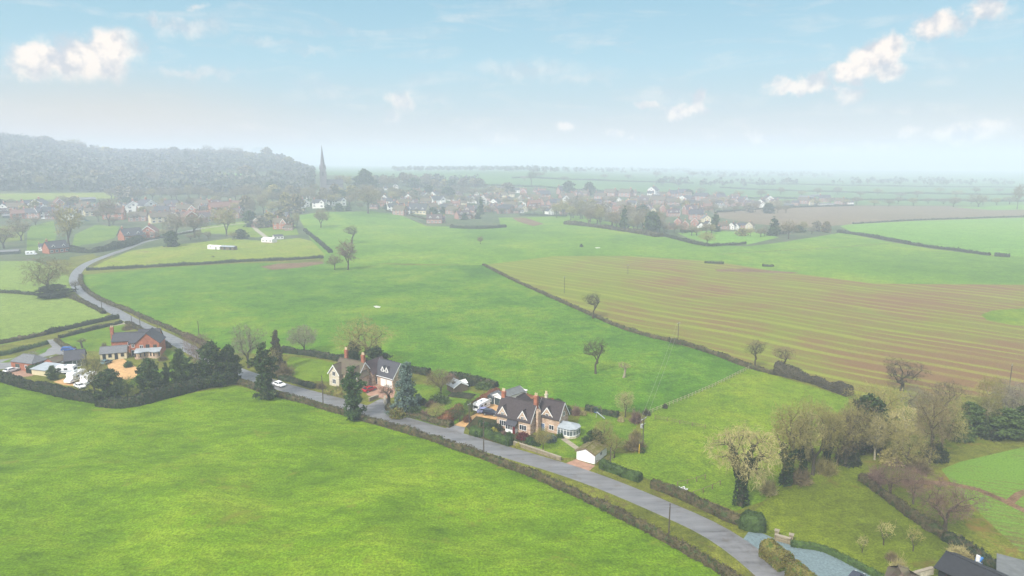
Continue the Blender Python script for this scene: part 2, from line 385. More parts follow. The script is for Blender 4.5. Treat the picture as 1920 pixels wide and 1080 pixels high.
# buildings
def brick(name, c1, c2, mort, k, bw=0.9, bh=0.3):
    m, n = newmat(name)
    tcn = n.new('ShaderNodeTexCoord'); p = tcn.outputs['Object']
    nrm = n.new('ShaderNodeSeparateXYZ'); n.l.new(tcn.outputs['Normal'], nrm.inputs[0])
    sp = n.new('ShaderNodeSeparateXYZ'); n.l.new(p, sp.inputs[0])
    cm = n.new('ShaderNodeCombineXYZ'); n.put(cm.inputs[0], n.math('ADD', sp.outputs[0], sp.outputs[1])); n.l.new(sp.outputs[2], cm.inputs[1])
    b = n.new('ShaderNodeTexBrick'); n.l.new(cm.outputs[0], b.inputs['Vector'])
    b.inputs['Color1'].default_value = C(*c1, k); b.inputs['Color2'].default_value = C(*c2, k); b.inputs['Mortar'].default_value = C(*mort, k)
    b.inputs['Scale'].default_value = 1.0; b.inputs['Brick Width'].default_value = bw; b.inputs['Row Height'].default_value = bh; b.inputs['Mortar Size'].default_value = 0.02
    col = n.mix(1.0, b.outputs[0], n.ramp(n.noise(p, 1.3, 5, 0.7), [(0.3, 0.6), (0.5, 1.0), (0.7, 1.3)]), 'MULTIPLY')
    finish(n, col, 0.9, b.outputs[1], 0.2, 0.03)
    return m
M_stone = brick('honey_stone', (180, 146, 122), (214, 188, 164), (204, 184, 160), 0.72)
M_stonel = brick('pale_stone', (206, 196, 172), (222, 212, 190), (212, 202, 182), 0.7)
M_brick = brick('red_brick', (178, 92, 66), (196, 112, 82), (176, 140, 116), 0.62, 0.5, 0.16)
M_brickp = brick('pink_brick', (178, 128, 116), (192, 142, 126), (180, 150, 140), 0.62, 0.5, 0.16)
def rooftile(name, c, k, moss=None, var=0.35):
    m, n = newmat(name); p = P3(n)
    sp = n.new('ShaderNodeSeparateXYZ'); n.l.new(p, sp.inputs[0])
    row = n.math('ABSOLUTE', n.math('SUBTRACT', n.math('FRACT', n.math('MULTIPLY', sp.outputs[2], 3.4)), 0.5))
    f = n.noise(p, 2.2, 5, 0.75); r = C(*c, k)[:3]
    col = n.ramp(f, [(0.3, tuple(x * (1 - var) for x in r) + (1,)), (0.7, tuple(x * (1 + var) for x in r) + (1,))])
    col = n.mix(1.0, col, n.ramp(row, [(0.0, 1.1), (0.42, 1.0), (0.5, 0.7)]), 'MULTIPLY')
    if moss: col = n.mix(n.rng(n.noise(p, 0.8, 5, .7), 0.40, 0.56), col, C(*moss, k))
    finish(n, col, 0.8, row, 0.3, 0.04)
    return m
M_slate = rooftile('slate_roof', (84, 84, 92), 0.55)
M_slatel = rooftile('pale_slate_roof', (122, 124, 128), 0.6)
M_brown = rooftile('brown_tile_roof', (108, 90, 82), 0.58, (110, 104, 80))
M_dark = rooftile('dark_tile_roof', (78, 68, 70), 0.55)
M_mauve = rooftile('mauve_tile_roof', (98, 82, 86), 0.58)
M_redt = rooftile('red_tile_roof', (136, 98, 88), 0.58)
M_moss = rooftile('mossy_roof', (140, 128, 96), 0.6, (104, 104, 34))
M_lead = plain('lead_roof', (172, 180, 186), 0.62, 0.45, 0.15, 1.0)
M_felt = plain('grey_felt_roof', (120, 124, 124), 0.58, 0.85, 0.2, 0.8)
M_black = plain('black_cladding', (46, 48, 54), 0.55, 0.6, 0.25, 1.2)
M_white = plain('white_render', (236, 234, 228), 0.80, 0.6, 0.05, 1.5)
M_cream = plain('cream_render', (226, 212, 176), 0.72, 0.7, 0.08, 1.0)
M_paint = plain('white_paint', (240, 240, 238), 0.84, 0.4, 0.03, 1.0)
M_glass = plain('window_glass', (44, 50, 60), 0.6, 0.12, 0.2, 0.5, 0.6)
M_glassl = plain('conservatory_glass', (120, 130, 136), 0.6, 0.15, 0.2, 0.8, 0.6)
M_pot = plain('clay_pot', (222, 200, 168), 0.7, 0.8, 0.1, 2)
M_timber = plain('weathered_timber', (128, 112, 88), 0.6, 0.9, 0.3, 3)
M_postp = plain('pale_timber', (176, 166, 132), 0.62, 0.9, 0.2, 3)
M_pole = plain('pole_timber', (98, 88, 76), 0.58, 0.9, 0.2, 2)
M_red_door = plain('red_door', (112, 30, 36), 0.6, 0.5, 0.1)
M_blue_door = plain('blue_door', (120, 140, 170), 0.6, 0.5, 0.1)
M_grn = plain('dark_green_boards', (70, 84, 84), 0.55, 0.7, 0.2, 2)
M_tyre = plain('tyre', (34, 34, 36), 0.6, 0.8, 0.1)
M_cwhite = plain('car_white', (240, 242, 244), 0.84, 0.25, 0.02, 1, 0.5)
M_cblue = plain('car_blue', (40, 92, 170), 0.62, 0.25, 0.05, 1, 0.5)
M_cred = plain('car_red', (190, 40, 52), 0.65, 0.25, 0.05, 1, 0.5)
M_cnavy = plain('car_navy', (40, 44, 66), 0.6, 0.25, 0.05, 1, 0.5)
M_cteal = plain('car_teal', (92, 132, 140), 0.6, 0.25, 0.05, 1, 0.5)
M_clilac = plain('car_lilac', (150, 156, 200), 0.65, 0.25, 0.05, 1, 0.5)
M_lamp = plain('lamp_lens', (226, 226, 220), 0.8, 0.2, 0.02, 1, 0.6)
M_wire = plain('wire', (150, 150, 140), 0.6, 0.6, 0.1)
M_steel = plain('galvanised_steel', (176, 178, 176), 0.65, 0.5, 0.1)
M_yellow = plain('yellow_plastic', (226, 190, 40), 0.75, 0.5, 0.05)
M_bluep = plain('blue_tarpaulin', (70, 130, 200), 0.7, 0.5, 0.2, 3)
M_church = plain('church_stone', (138, 132, 138), 0.5, 0.9, 0.15, 0.3)
M_stonew = brick('grey_wall_stone', (140, 126, 100), (176, 162, 132), (120, 112, 90), 0.62, 0.6, 0.2)

# ------------------------------------------------------------------ the ground: one sheet cut into fields, road, drives
def dens(px, step=60):                    # subdivide a pixel polyline so it follows the terrain
    o = []
    for a, b in zip(px[:-1], px[1:]):
        k = max(1, int(math.hypot(b[0] - a[0], b[1] - a[1]) / step))
        o += [(a[0] + (b[0] - a[0]) * i / k, a[1] + (b[1] - a[1]) * i / k) for i in range(k)]
    return o + [px[-1]]
def poly(px, step=90): return [G(*q) for q in dens(list(px) + [px[0]], step)[:-1]]
def smooth_line(pts, it=2):
    for _ in range(it):
        q = [pts[0]]
        for a, b in zip(pts[:-1], pts[1:]):
            q += [(a[0] * .75 + b[0] * .25, a[1] * .75 + b[1] * .25), (a[0] * .25 + b[0] * .75, a[1] * .25 + b[1] * .75)]
        pts = q + [pts[-1]]
    return pts
def resample(pts, ds):
    P = np.array(pts, float); L = np.concatenate([[0], np.cumsum(np.hypot(*np.diff(P, axis=0).T))])
    k = max(2, int(L[-1] / ds) + 1); t = np.linspace(0, L[-1], k)
    return np.stack([np.interp(t, L, P[:, 0]), np.interp(t, L, P[:, 1])], 1)
def ribbon(px, w, ds=5.0, sm=2, w2=None):
    P = resample(smooth_line([G(*q) for q in px], sm), ds)
    T = np.gradient(P, axis=0); T /= np.linalg.norm(T, axis=1)[:, None]; N = np.stack([-T[:, 1], T[:, 0]], 1)
    ww = np.linspace(w, w2 if w2 else w, len(P))[:, None] / 2
    return [tuple(q) for q in P + N * ww] + [tuple(q) for q in (P - N * ww)[::-1]]

ROAD = [(1520, 1140), (1462, 1090), (1405, 1040), (1335, 992), (1240, 950), (1150, 912), (1060, 880), (960, 851), (870, 824), (780, 797), (700, 773), (620, 750), (540, 729),
        (470, 706), (400, 678), (345, 649), (290, 621), (235, 595), (190, 571), (158, 552), (141, 535), (139, 518), (150, 502), (182, 486), (215, 474), (240, 466), (262, 456), (300, 446), (340, 436), (380, 428)]
REG = []
def reg(name, m, pts): REG.append((name, m, pts))
reg('pasture', M_fore, poly([(-700, 640), (-200, 670), (0, 712), (60, 730), (130, 748), (230, 762), (330, 742), (440, 722), (500, 738), (560, 754), (680, 790), (800, 824), (900, 860), (1000, 895), (1100, 940), (1200, 992), (1300, 1044), (1390, 1102), (1500, 1200), (1650, 1500), (700, 1900), (-1500, 1700)]))
reg('upper_pasture', M_mid2, poly([(610, 492), (575, 435), (558, 404), (600, 398), (700, 396), (748, 402), (800, 424), (850, 425), (940, 428), (935, 408), (1090, 405), (1180, 424), (1290, 448), (1350, 460), (1400, 462), (1460, 455), (1580, 436), (1660, 452), (1750, 467), (1860, 480), (2300, 482), (2400, 530), (1920, 534), (1640, 532), (1500, 514), (1340, 490), (1180, 480), (1040, 480), (905, 497)]))
reg('far_paddock', M_farb, poly([(1270, 437), (1310, 432), (1420, 436), (1460, 445), (1400, 459), (1340, 458), (1290, 446)]))
reg('middle_pasture', M_mid, poly([(150, 516), (300, 502), (450, 494), (610, 490), (760, 497), (905, 497), (950, 520), (1000, 543), (1060, 570), (1110, 592), (1160, 615), (1250, 640), (1300, 650), (1350, 668), (1405, 690), (1310, 735), (1215, 776), (1170, 772), (1080, 762), (930, 728), (870, 715), (790, 702), (665, 681), (600, 670), (540, 664), (440, 662), (380, 645), (330, 627), (260, 592), (200, 570), (162, 547)]))
reg('stubble_field', M_stub, poly([(905, 497), (1040, 480), (1180, 480), (1340, 490), (1500, 514), (1640, 532), (1920, 534), (2400, 530), (3000, 640), (2700, 800), (2200, 760), (1920, 745), (1700, 742), (1590, 740), (1480, 708), (1410, 690), (1350, 668), (1250, 640), (1160, 615), (1110, 592), (1000, 543), (950, 520)]))
reg('east_paddock', M_bright, poly([(1405, 690), (1480, 712), (1590, 745), (1640, 800), (1600, 850), (1500, 890), (1430, 940), (1380, 958), (1300, 928), (1225, 902), (1140, 868), (1150, 850), (1190, 850), (1205, 800), (1215, 776), (1310, 735)]))
reg('rough_bank', M_rough, poly([(1590, 742), (1700, 744), (1920, 748), (2200, 762), (2600, 900), (2600, 1500), (1990, 1500), (1960, 1150), (1880, 1080), (1800, 1028), (1700, 962), (1625, 905), (1560, 860), (1600, 810)]))
reg('mossy_lawn', M_olive, poly([(1430, 945), (1480, 900), (1560, 862), (1612, 850), (1626, 905), (1700, 962), (1790, 1020), (1870, 1075), (1960, 1150), (1700, 1150), (1640, 1075), (1600, 1056), (1540, 1030), (1480, 1018), (1430, 1000), (1412, 960)]))
reg('verge_bank', M_verge, poly([(1706, 890), (1760, 850), (1920, 815), (2100, 800), (2150, 830), (1920, 842), (1800, 866), (1740, 905)]))
reg('crop_field', M_crop, poly([(1765, 880), (1800, 866), (1920, 838), (2150, 826), (2600, 880), (2600, 1400), (2100, 1400), (2000, 1130), (1920, 1040), (1850, 975), (1800, 925)]))
reg('muddy_track', M_dirt, ribbon([(1690, 905), (1755, 903), (1820, 912), (1870, 932), (1920, 958), (2040, 1010)], 2.0))
reg('muddy_track', M_dirt, ribbon([(1890, 944), (1905, 928), (1940, 915)], 1.6))
reg('field_left_near', M_pale, poly([(-900, 560), (-300, 548), (0, 550), (60, 553), (130, 560), (175, 577), (215, 598), (160, 612), (80, 630), (0, 648), (-500, 690), (-1100, 700)]))
reg('field_left_far', M_pale, poly([(-900, 490), (0, 490), (60, 489), (100, 500), (130, 520), (140, 545), (60, 550), (0, 546), (-300, 546), (-900, 555)]))
reg('yellow_paddock', M_yel, poly([(165, 505), (205, 486), (245, 470), (300, 462), (370, 455), (430, 447), (500, 452), (560, 446), (585, 452), (610, 478), (600, 486), (450, 491), (300, 498)]))
reg('village_green', M_bright, poly([(430, 440), (480, 445), (560, 440), (548, 408), (480, 412), (380, 425), (360, 436)]))
reg('garden_lawn', M_lawn, poly([(50, 470), (52, 425), (100, 414), (106, 440), (100, 466)]))
reg('garden_lawn', M_lawn, poly([(135, 462), (140, 440), (178, 422), (225, 424), (215, 446), (180, 456)]))
reg('garden_lawn', M_olive, poly([(0, 455), (45, 450), (45, 420), (0, 424)]))
reg('hill_field', M_yel, poly([(-100, 378), (0, 376), (100, 374), (215, 372), (212, 361), (0, 363), (-100, 364)]))
reg('hill_field', M_farb, poly([(402, 324), (450, 326), (520, 334), (524, 341), (455, 340), (410, 333)]))
reg('hill_field', M_far, poly([(645, 356), (700, 352), (718, 358), (700, 366), (650, 364)]))
reg('ploughed_field', M_fbrown, poly([(1332, 396), (1440, 390), (1600, 386), (1920, 387), (2500, 385), (2500, 404), (1920, 408), (1720, 414), (1590, 421), (1500, 428), (1420, 420), (1350, 408)]))
reg('bright_field', M_farb, poly([(1575, 424), (1590, 421), (1720, 414), (1920, 408), (2500, 404), (2500, 482), (1920, 481), (1860, 478), (1750, 465), (1660, 449), (1600, 436)]))
reg('far_pasture', M_far, poly([(860, 334), (1100, 336), (1400, 342), (1900, 350), (2400, 352), (2400, 384), (1920, 386), (1600, 384), (1450, 376), (1200, 360), (1000, 352), (880, 346)]))
reg('far_pasture', M_farb, poly([(1780, 388), (1920, 384), (2300, 382), (2300, 392), (1920, 393), (1860, 394)]))
reg('garden_lawn', M_bright, poly([(530, 690), (545, 668), (600, 674), (660, 690), (672, 715), (620, 716), (560, 712)]))
reg('garden_lawn', M_lawn, poly([(745, 775), (760, 720), (850, 722), (905, 740), (880, 770), (850, 800), (800, 795)]))
reg('garden_bed', M_bed, poly([(868, 795), (890, 772), (930, 782), (1000, 815), (1060, 818), (1050, 832), (980, 836), (900, 826)]))
reg('front_lawn', M_lawn, poly([(975, 838), (1010, 826), (1045, 822), (1075, 812), (1090, 775), (1150, 775), (1195, 795), (1188, 820), (1150, 850), (1120, 845), (1082, 858), (1040, 858)]))
reg('garden_path', M_paving, ribbon([(1056, 822), (1068, 830), (1084, 842)], 1.6))
reg('driveway', M_gravel, poly([(851, 797), (872, 801), (893, 780), (930, 787), (938, 774), (958, 768), (958, 745), (925, 752), (900, 772), (878, 783)]))
reg('driveway', M_gravel2, poly([(1052, 872), (1080, 861), (1116, 873), (1098, 888), (1070, 882)]))
reg('driveway', M_gravel2, poly([(690, 742), (678, 728), (700, 716), (742, 730), (738, 745), (722, 748)]))
reg('driveway', M_drive, poly([(672, 768), (695, 757), (712, 748), (728, 748), (726, 765), (735, 782), (700, 775)]))
reg('driveway', M_drive, poly([(820, 808), (851, 797), (872, 801), (868, 818), (845, 812)]))
reg('driveway', M_bluegravel, poly([(1388, 1018), (1404, 996), (1430, 1000), (1482, 1022), (1540, 1034), (1600, 1060), (1640, 1082), (1680, 1160), (1560, 1160), (1530, 1090), (1480, 1052), (1436, 1040)]))
reg('lane', M_track, ribbon([(252, 604), (215, 608), (160, 622), (100, 640), (40, 656), (-60, 680), (-300, 720)], 3.6))
reg('driveway', M_drive, poly([(86, 638), (112, 634), (120, 640), (150, 652), (165, 664), (140, 668), (105, 664), (70, 672), (40, 682), (20, 690), (-60, 700), (-60, 680), (20, 672), (80, 660), (98, 650)]))
reg('driveway', M_gravel, poly([(200, 678), (230, 672), (258, 690), (270, 706), (235, 712), (205, 700)]))
reg('driveway', M_gravel, poly([(100, 716), (125, 708), (165, 712), (160, 725), (120, 722)]))
reg('driveway', M_gravel2, poly([(10, 700), (30, 690), (75, 695), (60, 705), (25, 708)]))
reg('garden_lawn', M_lawn, poly([(106, 636), (160, 620), (232, 608), (238, 618), (215, 640), (208, 660), (160, 658), (130, 650)]))
reg('garden_lawn', M_lawn, poly([(240, 720), (265, 695), (330, 690), (300, 650), (345, 665), (380, 690), (370, 712), (300, 735)]))
reg('garden_lawn', M_lawn, poly([(0, 680), (60, 660), (92, 650), (86, 660), (40, 678)]))
reg('bare_patch', M_dirt, poly([(488, 500), (520, 494), (605, 490), (608, 494), (560, 502), (510, 506)]))
reg('bare_patch', M_dirt, poly([(1340, 505), (1400, 503), (1500, 511), (1480, 513), (1400, 510), (1345, 509)]))
reg('bare_patch', M_dirt, poly([(960, 408), (985, 408), (1020, 420), (1000, 424), (970, 415)]))
reg('green_patch', M_bright, poly([(1840, 590), (1860, 582), (1920, 578), (2050, 590), (2000, 612), (1900, 610), (1850, 600)]))
reg('puddle', M_puddle, poly([(700, 574), (706, 573), (714, 575), (712, 577), (704, 577)]))
reg('puddle', M_puddle, poly([(1115, 464), (1124, 463.4), (1126, 465), (1118, 465.6)]))
reg("road", M_road, ribbon(ROAD, 5.9, 4.0))
reg('village_street', M_track, ribbon([(380, 428), (440, 420), (470, 418), (490, 438), (500, 446)], 4.5))

def build_ground():
    rr = [18.0]
    while rr[-1] < 6400:
        r = rr[-1]; rr.append(r + (max(2.2, r * 0.011) if r < 260 else r * 0.022))
    V = []
    rnd = random.Random(5)
    for r in rr:
        dth = max(2.2 / r, 0.011) if r < 260 else 0.024
        k = int(math.radians(116) / dth)
        for i in range(k + 1):
            a = -math.radians(58) + math.radians(116) * (i + rnd.uniform(-.2, .2)) / k
            q = r * (1 + rnd.uniform(-.002, .002)); V.append((q * math.sin(a), q * math.cos(a)))
    for r in (0, 60, 200, 500, 1000, 2000, 3500, 6400):     # the land behind and beside the camera, coarse
        for a in range(60, 301, 12):
            V.append((r * math.sin(math.radians(a)) + rnd.uniform(-.5, .5), r * math.cos(math.radians(a)) - 12))
    E = []
    for nme, m, pts in REG:
        o = len(V); V += pts; k = len(pts)
        E += [(o + i, o + (i + 1) % k) for i in range(k)]
    v2, e2, f2, _, _, _ = delaunay_2d_cdt([Vector(q) for q in V], E, [], 0, 0.02)
    XY = np.array([(a.x, a.y) for a in v2]); T = np.array(f2, np.int64)
    cx = XY[T].mean(1); x, y = cx[:, 0], cx[:, 1]
    lab = np.zeros(len(T), int)
    for j, (nme, m, pts) in enumerate(REG):
        P = np.array(pts); ins = np.zeros(len(T), bool)
        bb = (x > P[:, 0].min()) & (x < P[:, 0].max()) & (y > P[:, 1].min()) & (y < P[:, 1].max())
        xi, yi = x[bb], y[bb]; c = np.zeros(len(xi), bool)
        for a, b in zip(P, np.roll(P, -1, 0)):
            cr = ((a[1] > yi) != (b[1] > yi))
            if a[1] != b[1]: c ^= cr & (xi < (b[0] - a[0]) * (yi - a[1]) / (b[1] - a[1]) + a[0])
        ins[bb] = c; lab[ins] = j + 1
    Z = hts(XY[:, 0], XY[:, 1]); far = (XY[:, 1] > 1000) | (XY[:, 1] < 30)
    V3 = np.column_stack([XY, Z])
    # ground outside every field: verge close by, village ground and far green beyond
    for j in range(len(REG) + 1):
        sel = lab == j
        if not sel.any(): continue
        sets = [('verge', M_verge, sel & (y < 520) & (x > -330)), ('village_ground', M_vill, sel & ((y >= 520) | (x <= -330)) & (y < 1500)), ('far_ground', M_far, sel & (y >= 1500))] if j == 0 else [(REG[j - 1][0], REG[j - 1][1], sel)]
        for nme, m, s_ in sets:
            t = T[s_]
            if not len(t): continue
            u, inv = np.unique(t, return_inverse=True)
            o = obj(nme, V3[u], inv.reshape(-1, 3), m, smooth=True); tag(o, kind='structure')
build_ground()

# ------------------------------------------------------------------ vegetation builders
def frames(D):
    A = np.cross(D, [0.0, 0.0, 1.0]); l = np.linalg.norm(A, axis=1); A[l < 1e-3] = [1, 0, 0]; A /= np.linalg.norm(A, axis=1)[:, None]
    B = np.cross(D, A); B /= np.maximum(np.linalg.norm(B, axis=1)[:, None], 1e-9)
    return A, B
def prisms(P0, P1, Ra, Rb, k=4):
    D = P1 - P0; D = D / np.maximum(np.linalg.norm(D, axis=1)[:, None], 1e-9); A, B = frames(D); n_ = len(P0)
    V = np.empty((n_, 2 * k, 3))
    for i in range(k):
        c, s_ = math.cos(2 * math.pi * i / k), math.sin(2 * math.pi * i / k); o = A * c + B * s_
        V[:, i] = P0 + o * Ra[:, None]; V[:, i + k] = P1 + o * Rb[:, None]
    f = np.array([[i, (i + 1) % k, (i + 1) % k + k, i + k] for i in range(k)])
    return V.reshape(-1, 3), (f[None] + (np.arange(n_) * 2 * k)[:, None, None]).reshape(-1, 4)
def cards(Cn, size, rng, up=0.0, asp=1.0, bias=None):
    k = len(Cn); N = rng.normal(size=(k, 3)); N[:, 2] += up
    if bias is not None: N += bias
    N /= np.linalg.norm(N, axis=1)[:, None]; A, B = frames(N); th = rng.uniform(0, 6.28, k)[:, None]
    A, B = A * np.cos(th) + B * np.sin(th), B * np.cos(th) - A * np.sin(th)
    s_ = (size * rng.uniform(.6, 1.3, k))[:, None] if np.isscalar(size) else size[:, None]
    A = A * s_ * asp / 2; B = B * s_ / 2
    V = np.stack([Cn - A - B * .6, Cn + A * .9 - B, Cn + A + B * .7, Cn - A * .7 + B], 1).reshape(-1, 3)
    return V, np.arange(4 * k).reshape(-1, 4)
def slivers(P0, P1, w, rng):              # a twig: one long thin leaf-shaped quad, bent a little
    D = P1 - P0; L = np.linalg.norm(D, axis=1)[:, None]; D = D / np.maximum(L, 1e-9)
    S_ = np.cross(D, rng.normal(size=D.shape)); S_ /= np.maximum(np.linalg.norm(S_, axis=1)[:, None], 1e-9)
    M = (P0 + P1) / 2 + rng.normal(size=D.shape) * L * .07
    w = w * rng.uniform(.7, 1.3, (len(P0), 1))
    V = np.stack([P0 - S_ * w * .5, M - S_ * w * .5, P1, M + S_ * w * .5], 1).reshape(-1, 3)
    return V, np.arange(4 * len(P0)).reshape(-1, 4)
def join(*vf):
    V, F, o = [], [], 0
    for v, f in vf: V.append(v); F.append(f + o); o += len(v)
    return np.concatenate(V), np.concatenate(F)

def tip_cloud(N, rng, zc, rx, rz, lobes=10, flat=0.0, hollow=0.35, zmin=0.0, lop=0.0):
    d = rng.normal(size=(N, 3)); d /= np.linalg.norm(d, axis=1)[:, None]
    L = rng.normal(size=(lobes, 3)); L /= np.linalg.norm(L, axis=1)[:, None]
    mx = (d @ L.T).max(1)
    s_ = (0.50 + 0.56 * np.clip(mx, 0, 1) ** 5) * (hollow + (1 - hollow) * rng.random(N) ** 0.45)
    P = d * s_[:, None] * [rx, rx, rz]; P[:, 2] = np.where(P[:, 2] < 0, P[:, 2] * (1 - flat), P[:, 2]) + zc
    P[:, 0] += lop * rx * (P[:, 2] - zc) / max(rz, .1)
    return P[P[:, 2] > zmin]
def skeleton(T, h0, r0, rng, frac=(.34, .5), jit=.1, droop=0.0, stop=3, expo=.56, base=(0, 0, 0)):
    segs, tw = [], []; N = len(T); b = np.array(base, float)
    bend = rng.normal(size=3) * h0 * .05; mid = b + [0, 0, h0 * .5] + bend * [1, 1, 0]; top = b + [0, 0, h0] + bend * [1.4, 1.4, 0]
    segs += [(b - [0, 0, .5], mid, r0 * 1.2, r0 * .92), (mid, top, r0 * .92, r0 * .8)]
    st = [(top, T, r0 * .8)]
    while st:
        p, Q, r = st.pop(); m = len(Q)
        if m <= stop: tw += [(p, q) for q in Q]; continue
        c = Q - Q.mean(0); _, _, vt = np.linalg.svd(c if m < 400 else c[rng.choice(m, 400, replace=False)], full_matrices=False)
        ax = vt[0] + rng.normal(size=3) * .25; pr = c @ ax; cut = np.quantile(pr, rng.uniform(.34, .66))
        for s_ in (Q[pr <= cut], Q[pr > cut]):
            if not len(s_): continue
            cc = s_.mean(0); dv = cc - p; f = rng.uniform(*frac); ln = np.linalg.norm(dv) * f
            q = p + dv * f + rng.normal(size=3) * ln * jit * 2
            rr = max(r0 * .8 * (len(s_) / N) ** expo, .012)
            segs.append((p, q, min(r, rr * 1.25), rr)); st.append((q, s_, rr))
    P0 = np.array([a for a, *_ in segs]); P1 = np.array([a[1] for a in segs]); Ra = np.array([a[2] for a in segs]); Rb = np.array([a[3] for a in segs])
    return P0, P1, Ra, Rb, np.array([a for a, _ in tw]), np.array([b_ for _, b_ in tw])

def bare_tree(name, seed, H_, R_, zc, rz, N, w, r0, h0, mt, mc, ivy=None, droop=0.0, hollow=.35, flat=.2, jit=.1, extra=2, lop=0, frac=(.34, .5), lobes=10, ivy_h=.5, zmin=None, full=0):
    """a template tree H_ m tall: trunk with limbs, crown of fine twigs, and ivy where it climbs"""
    rng = np.random.default_rng(seed)
    T = tip_cloud(N, rng, zc, R_, rz, lobes, flat, hollow, zmin if zmin is not None else h0 * .55, lop)
    T[:, 2] *= H_ / T[:, 2].max()
    P0, P1, Ra, Rb, t0, t1 = skeleton(T, h0, r0, rng, frac, jit)
    big = Ra > w * .55
    tv, tf = prisms(P0[big], P1[big], Ra[big], Rb[big], 5)
    root = empty(name, 0, -400, 0)
    obj('trunk', tv, tf, mt, root)
    parts = [prisms(P0[~big], P1[~big], np.maximum(Ra[~big], w * .45), np.maximum(Rb[~big], w * .4), 3)] if (~big).any() else []
    parts = [(v, np.concatenate([f], 0)) for v, f in parts]
    ln = np.linalg.norm(t1 - t0, axis=1)[:, None]
    tip = t1 + np.array([0, 0, -droop]) * ln
    sl = [slivers(t0, tip, w, rng)]
    for _ in range(extra):
        f = rng.uniform(.25, .95, (len(t0), 1)); s0 = t0 + (tip - t0) * f
        e = (tip - t0) * .45 + rng.normal(size=t0.shape) * ln * .38; e[:, 2] -= droop * ln[:, 0] * .8
        sl.append(slivers(s0, s0 + e, w * .8, rng))
    if full:                              # leafless but dense: small clumps of fine spray near the tips
        c = np.repeat(t1, full, 0) + rng.normal(size=(len(t1) * full, 3)) * R_ * .05
        d = rng.normal(size=c.shape) * R_ * .09; d[:, 2] += R_ * .03 - droop * R_ * .12
        sl.append(slivers(c, c + d, w * .75, rng))
    if ivy:
        dn = (P0[:, 2] < ivy_h * H_) & (Ra > r0 * .22); a, b_, ra = P0[dn], P1[dn], Ra[dn]
        k = 3000; wgt = np.linalg.norm(b_ - a, axis=1) * (ra + .2); i = rng.choice(len(a), k, p=wgt / wgt.sum()); f = rng.random((k, 1))
        q = a[i] + (b_[i] - a[i]) * f; d = rng.normal(size=q.shape); d /= np.linalg.norm(d, axis=1)[:, None]
        q = q + d * (ra[i] * 1.3 + .12 + .45 * rng.random(k) * (1 - q[:, 2] / (ivy_h * H_ * 1.15)).clip(0, 1))[:, None]
        q = q[q[:, 2] > .05]
        iv, if_ = cards(q, .34, rng); obj('ivy', iv, if_, ivy, root)
    v, f = join(*(sl + [tri4(p) for p in parts]))
    obj('crown', v, f, mc, root)
    root['H'] = float(H_); root['R'] = float(np.quantile(np.hypot(t1[:, 0], t1[:, 1]), .97) * 1.05)
    return root
def tri4(p): return p                     # prisms are quads already
def leafy_tree(name, seed, H_, shape, mt, mc, n_cl, per, size, r0=.3, cl=.9, trunk_h=None, up=.3, open_=0.0):
    """evergreen: boughs carrying clumps of small leaf faces; shape(t) gives crown radius at height fraction t"""
    rng = np.random.default_rng(seed); root = empty(name, 0, -400, 0)
    t = rng.random(n_cl * 3); r = np.array([shape(q) for q in t]); keep = rng.random(len(t)) < (r / r.max()) ** .8
    t, r = t[keep][:n_cl], r[keep][:n_cl]; a = rng.uniform(0, 6.283, len(t)); rad = r * (open_ + (1 - open_) * rng.random(len(t)) ** .38) * rng.uniform(.6, 1.3, len(t))
    rad *= 1 + .18 * np.sin(a * 3 + seed) * np.sin(t * 9 + seed)
    Cc = np.stack([rad * np.cos(a), rad * np.sin(a), t * H_], 1)
    k = len(Cc) * per; s_ = np.repeat(rng.uniform(.6, 1.25, len(Cc)) * cl, per)
    q = np.repeat(Cc, per, 0) + rng.normal(size=(k, 3)) * s_[:, None] * [.5, .5, .36]
    q = q[q[:, 2] > .1]
    v, f = cards(q, size, rng, up)
    m = trunk_h or H_ * .8
    T0 = [(np.zeros(3) - [0, 0, .5], np.array([.1, .05, m * .5]), r0 * 1.1, r0 * .7), (np.array([.1, .05, m * .5]), np.array([0, 0, m]), r0 * .7, r0 * .15)]
    for c in Cc[:: max(1, len(Cc) // 40)]:
        T0.append((np.array([0, 0, max(.5, c[2] * .8 - .5)]), c, r0 * .22, .03))
    tv, tf = prisms(np.array([a_[0] for a_ in T0]), np.array([a_[1] for a_ in T0]), np.array([a_[2] for a_ in T0]), np.array([a_[3] for a_ in T0]), 5)
    obj('trunk', tv, tf, mt, root); obj('crown', v, f, mc, root)
    root['H'] = float(H_); root['R'] = float(max(shape(q) for q in np.linspace(0, 1, 30)) * 1.08)
    return root
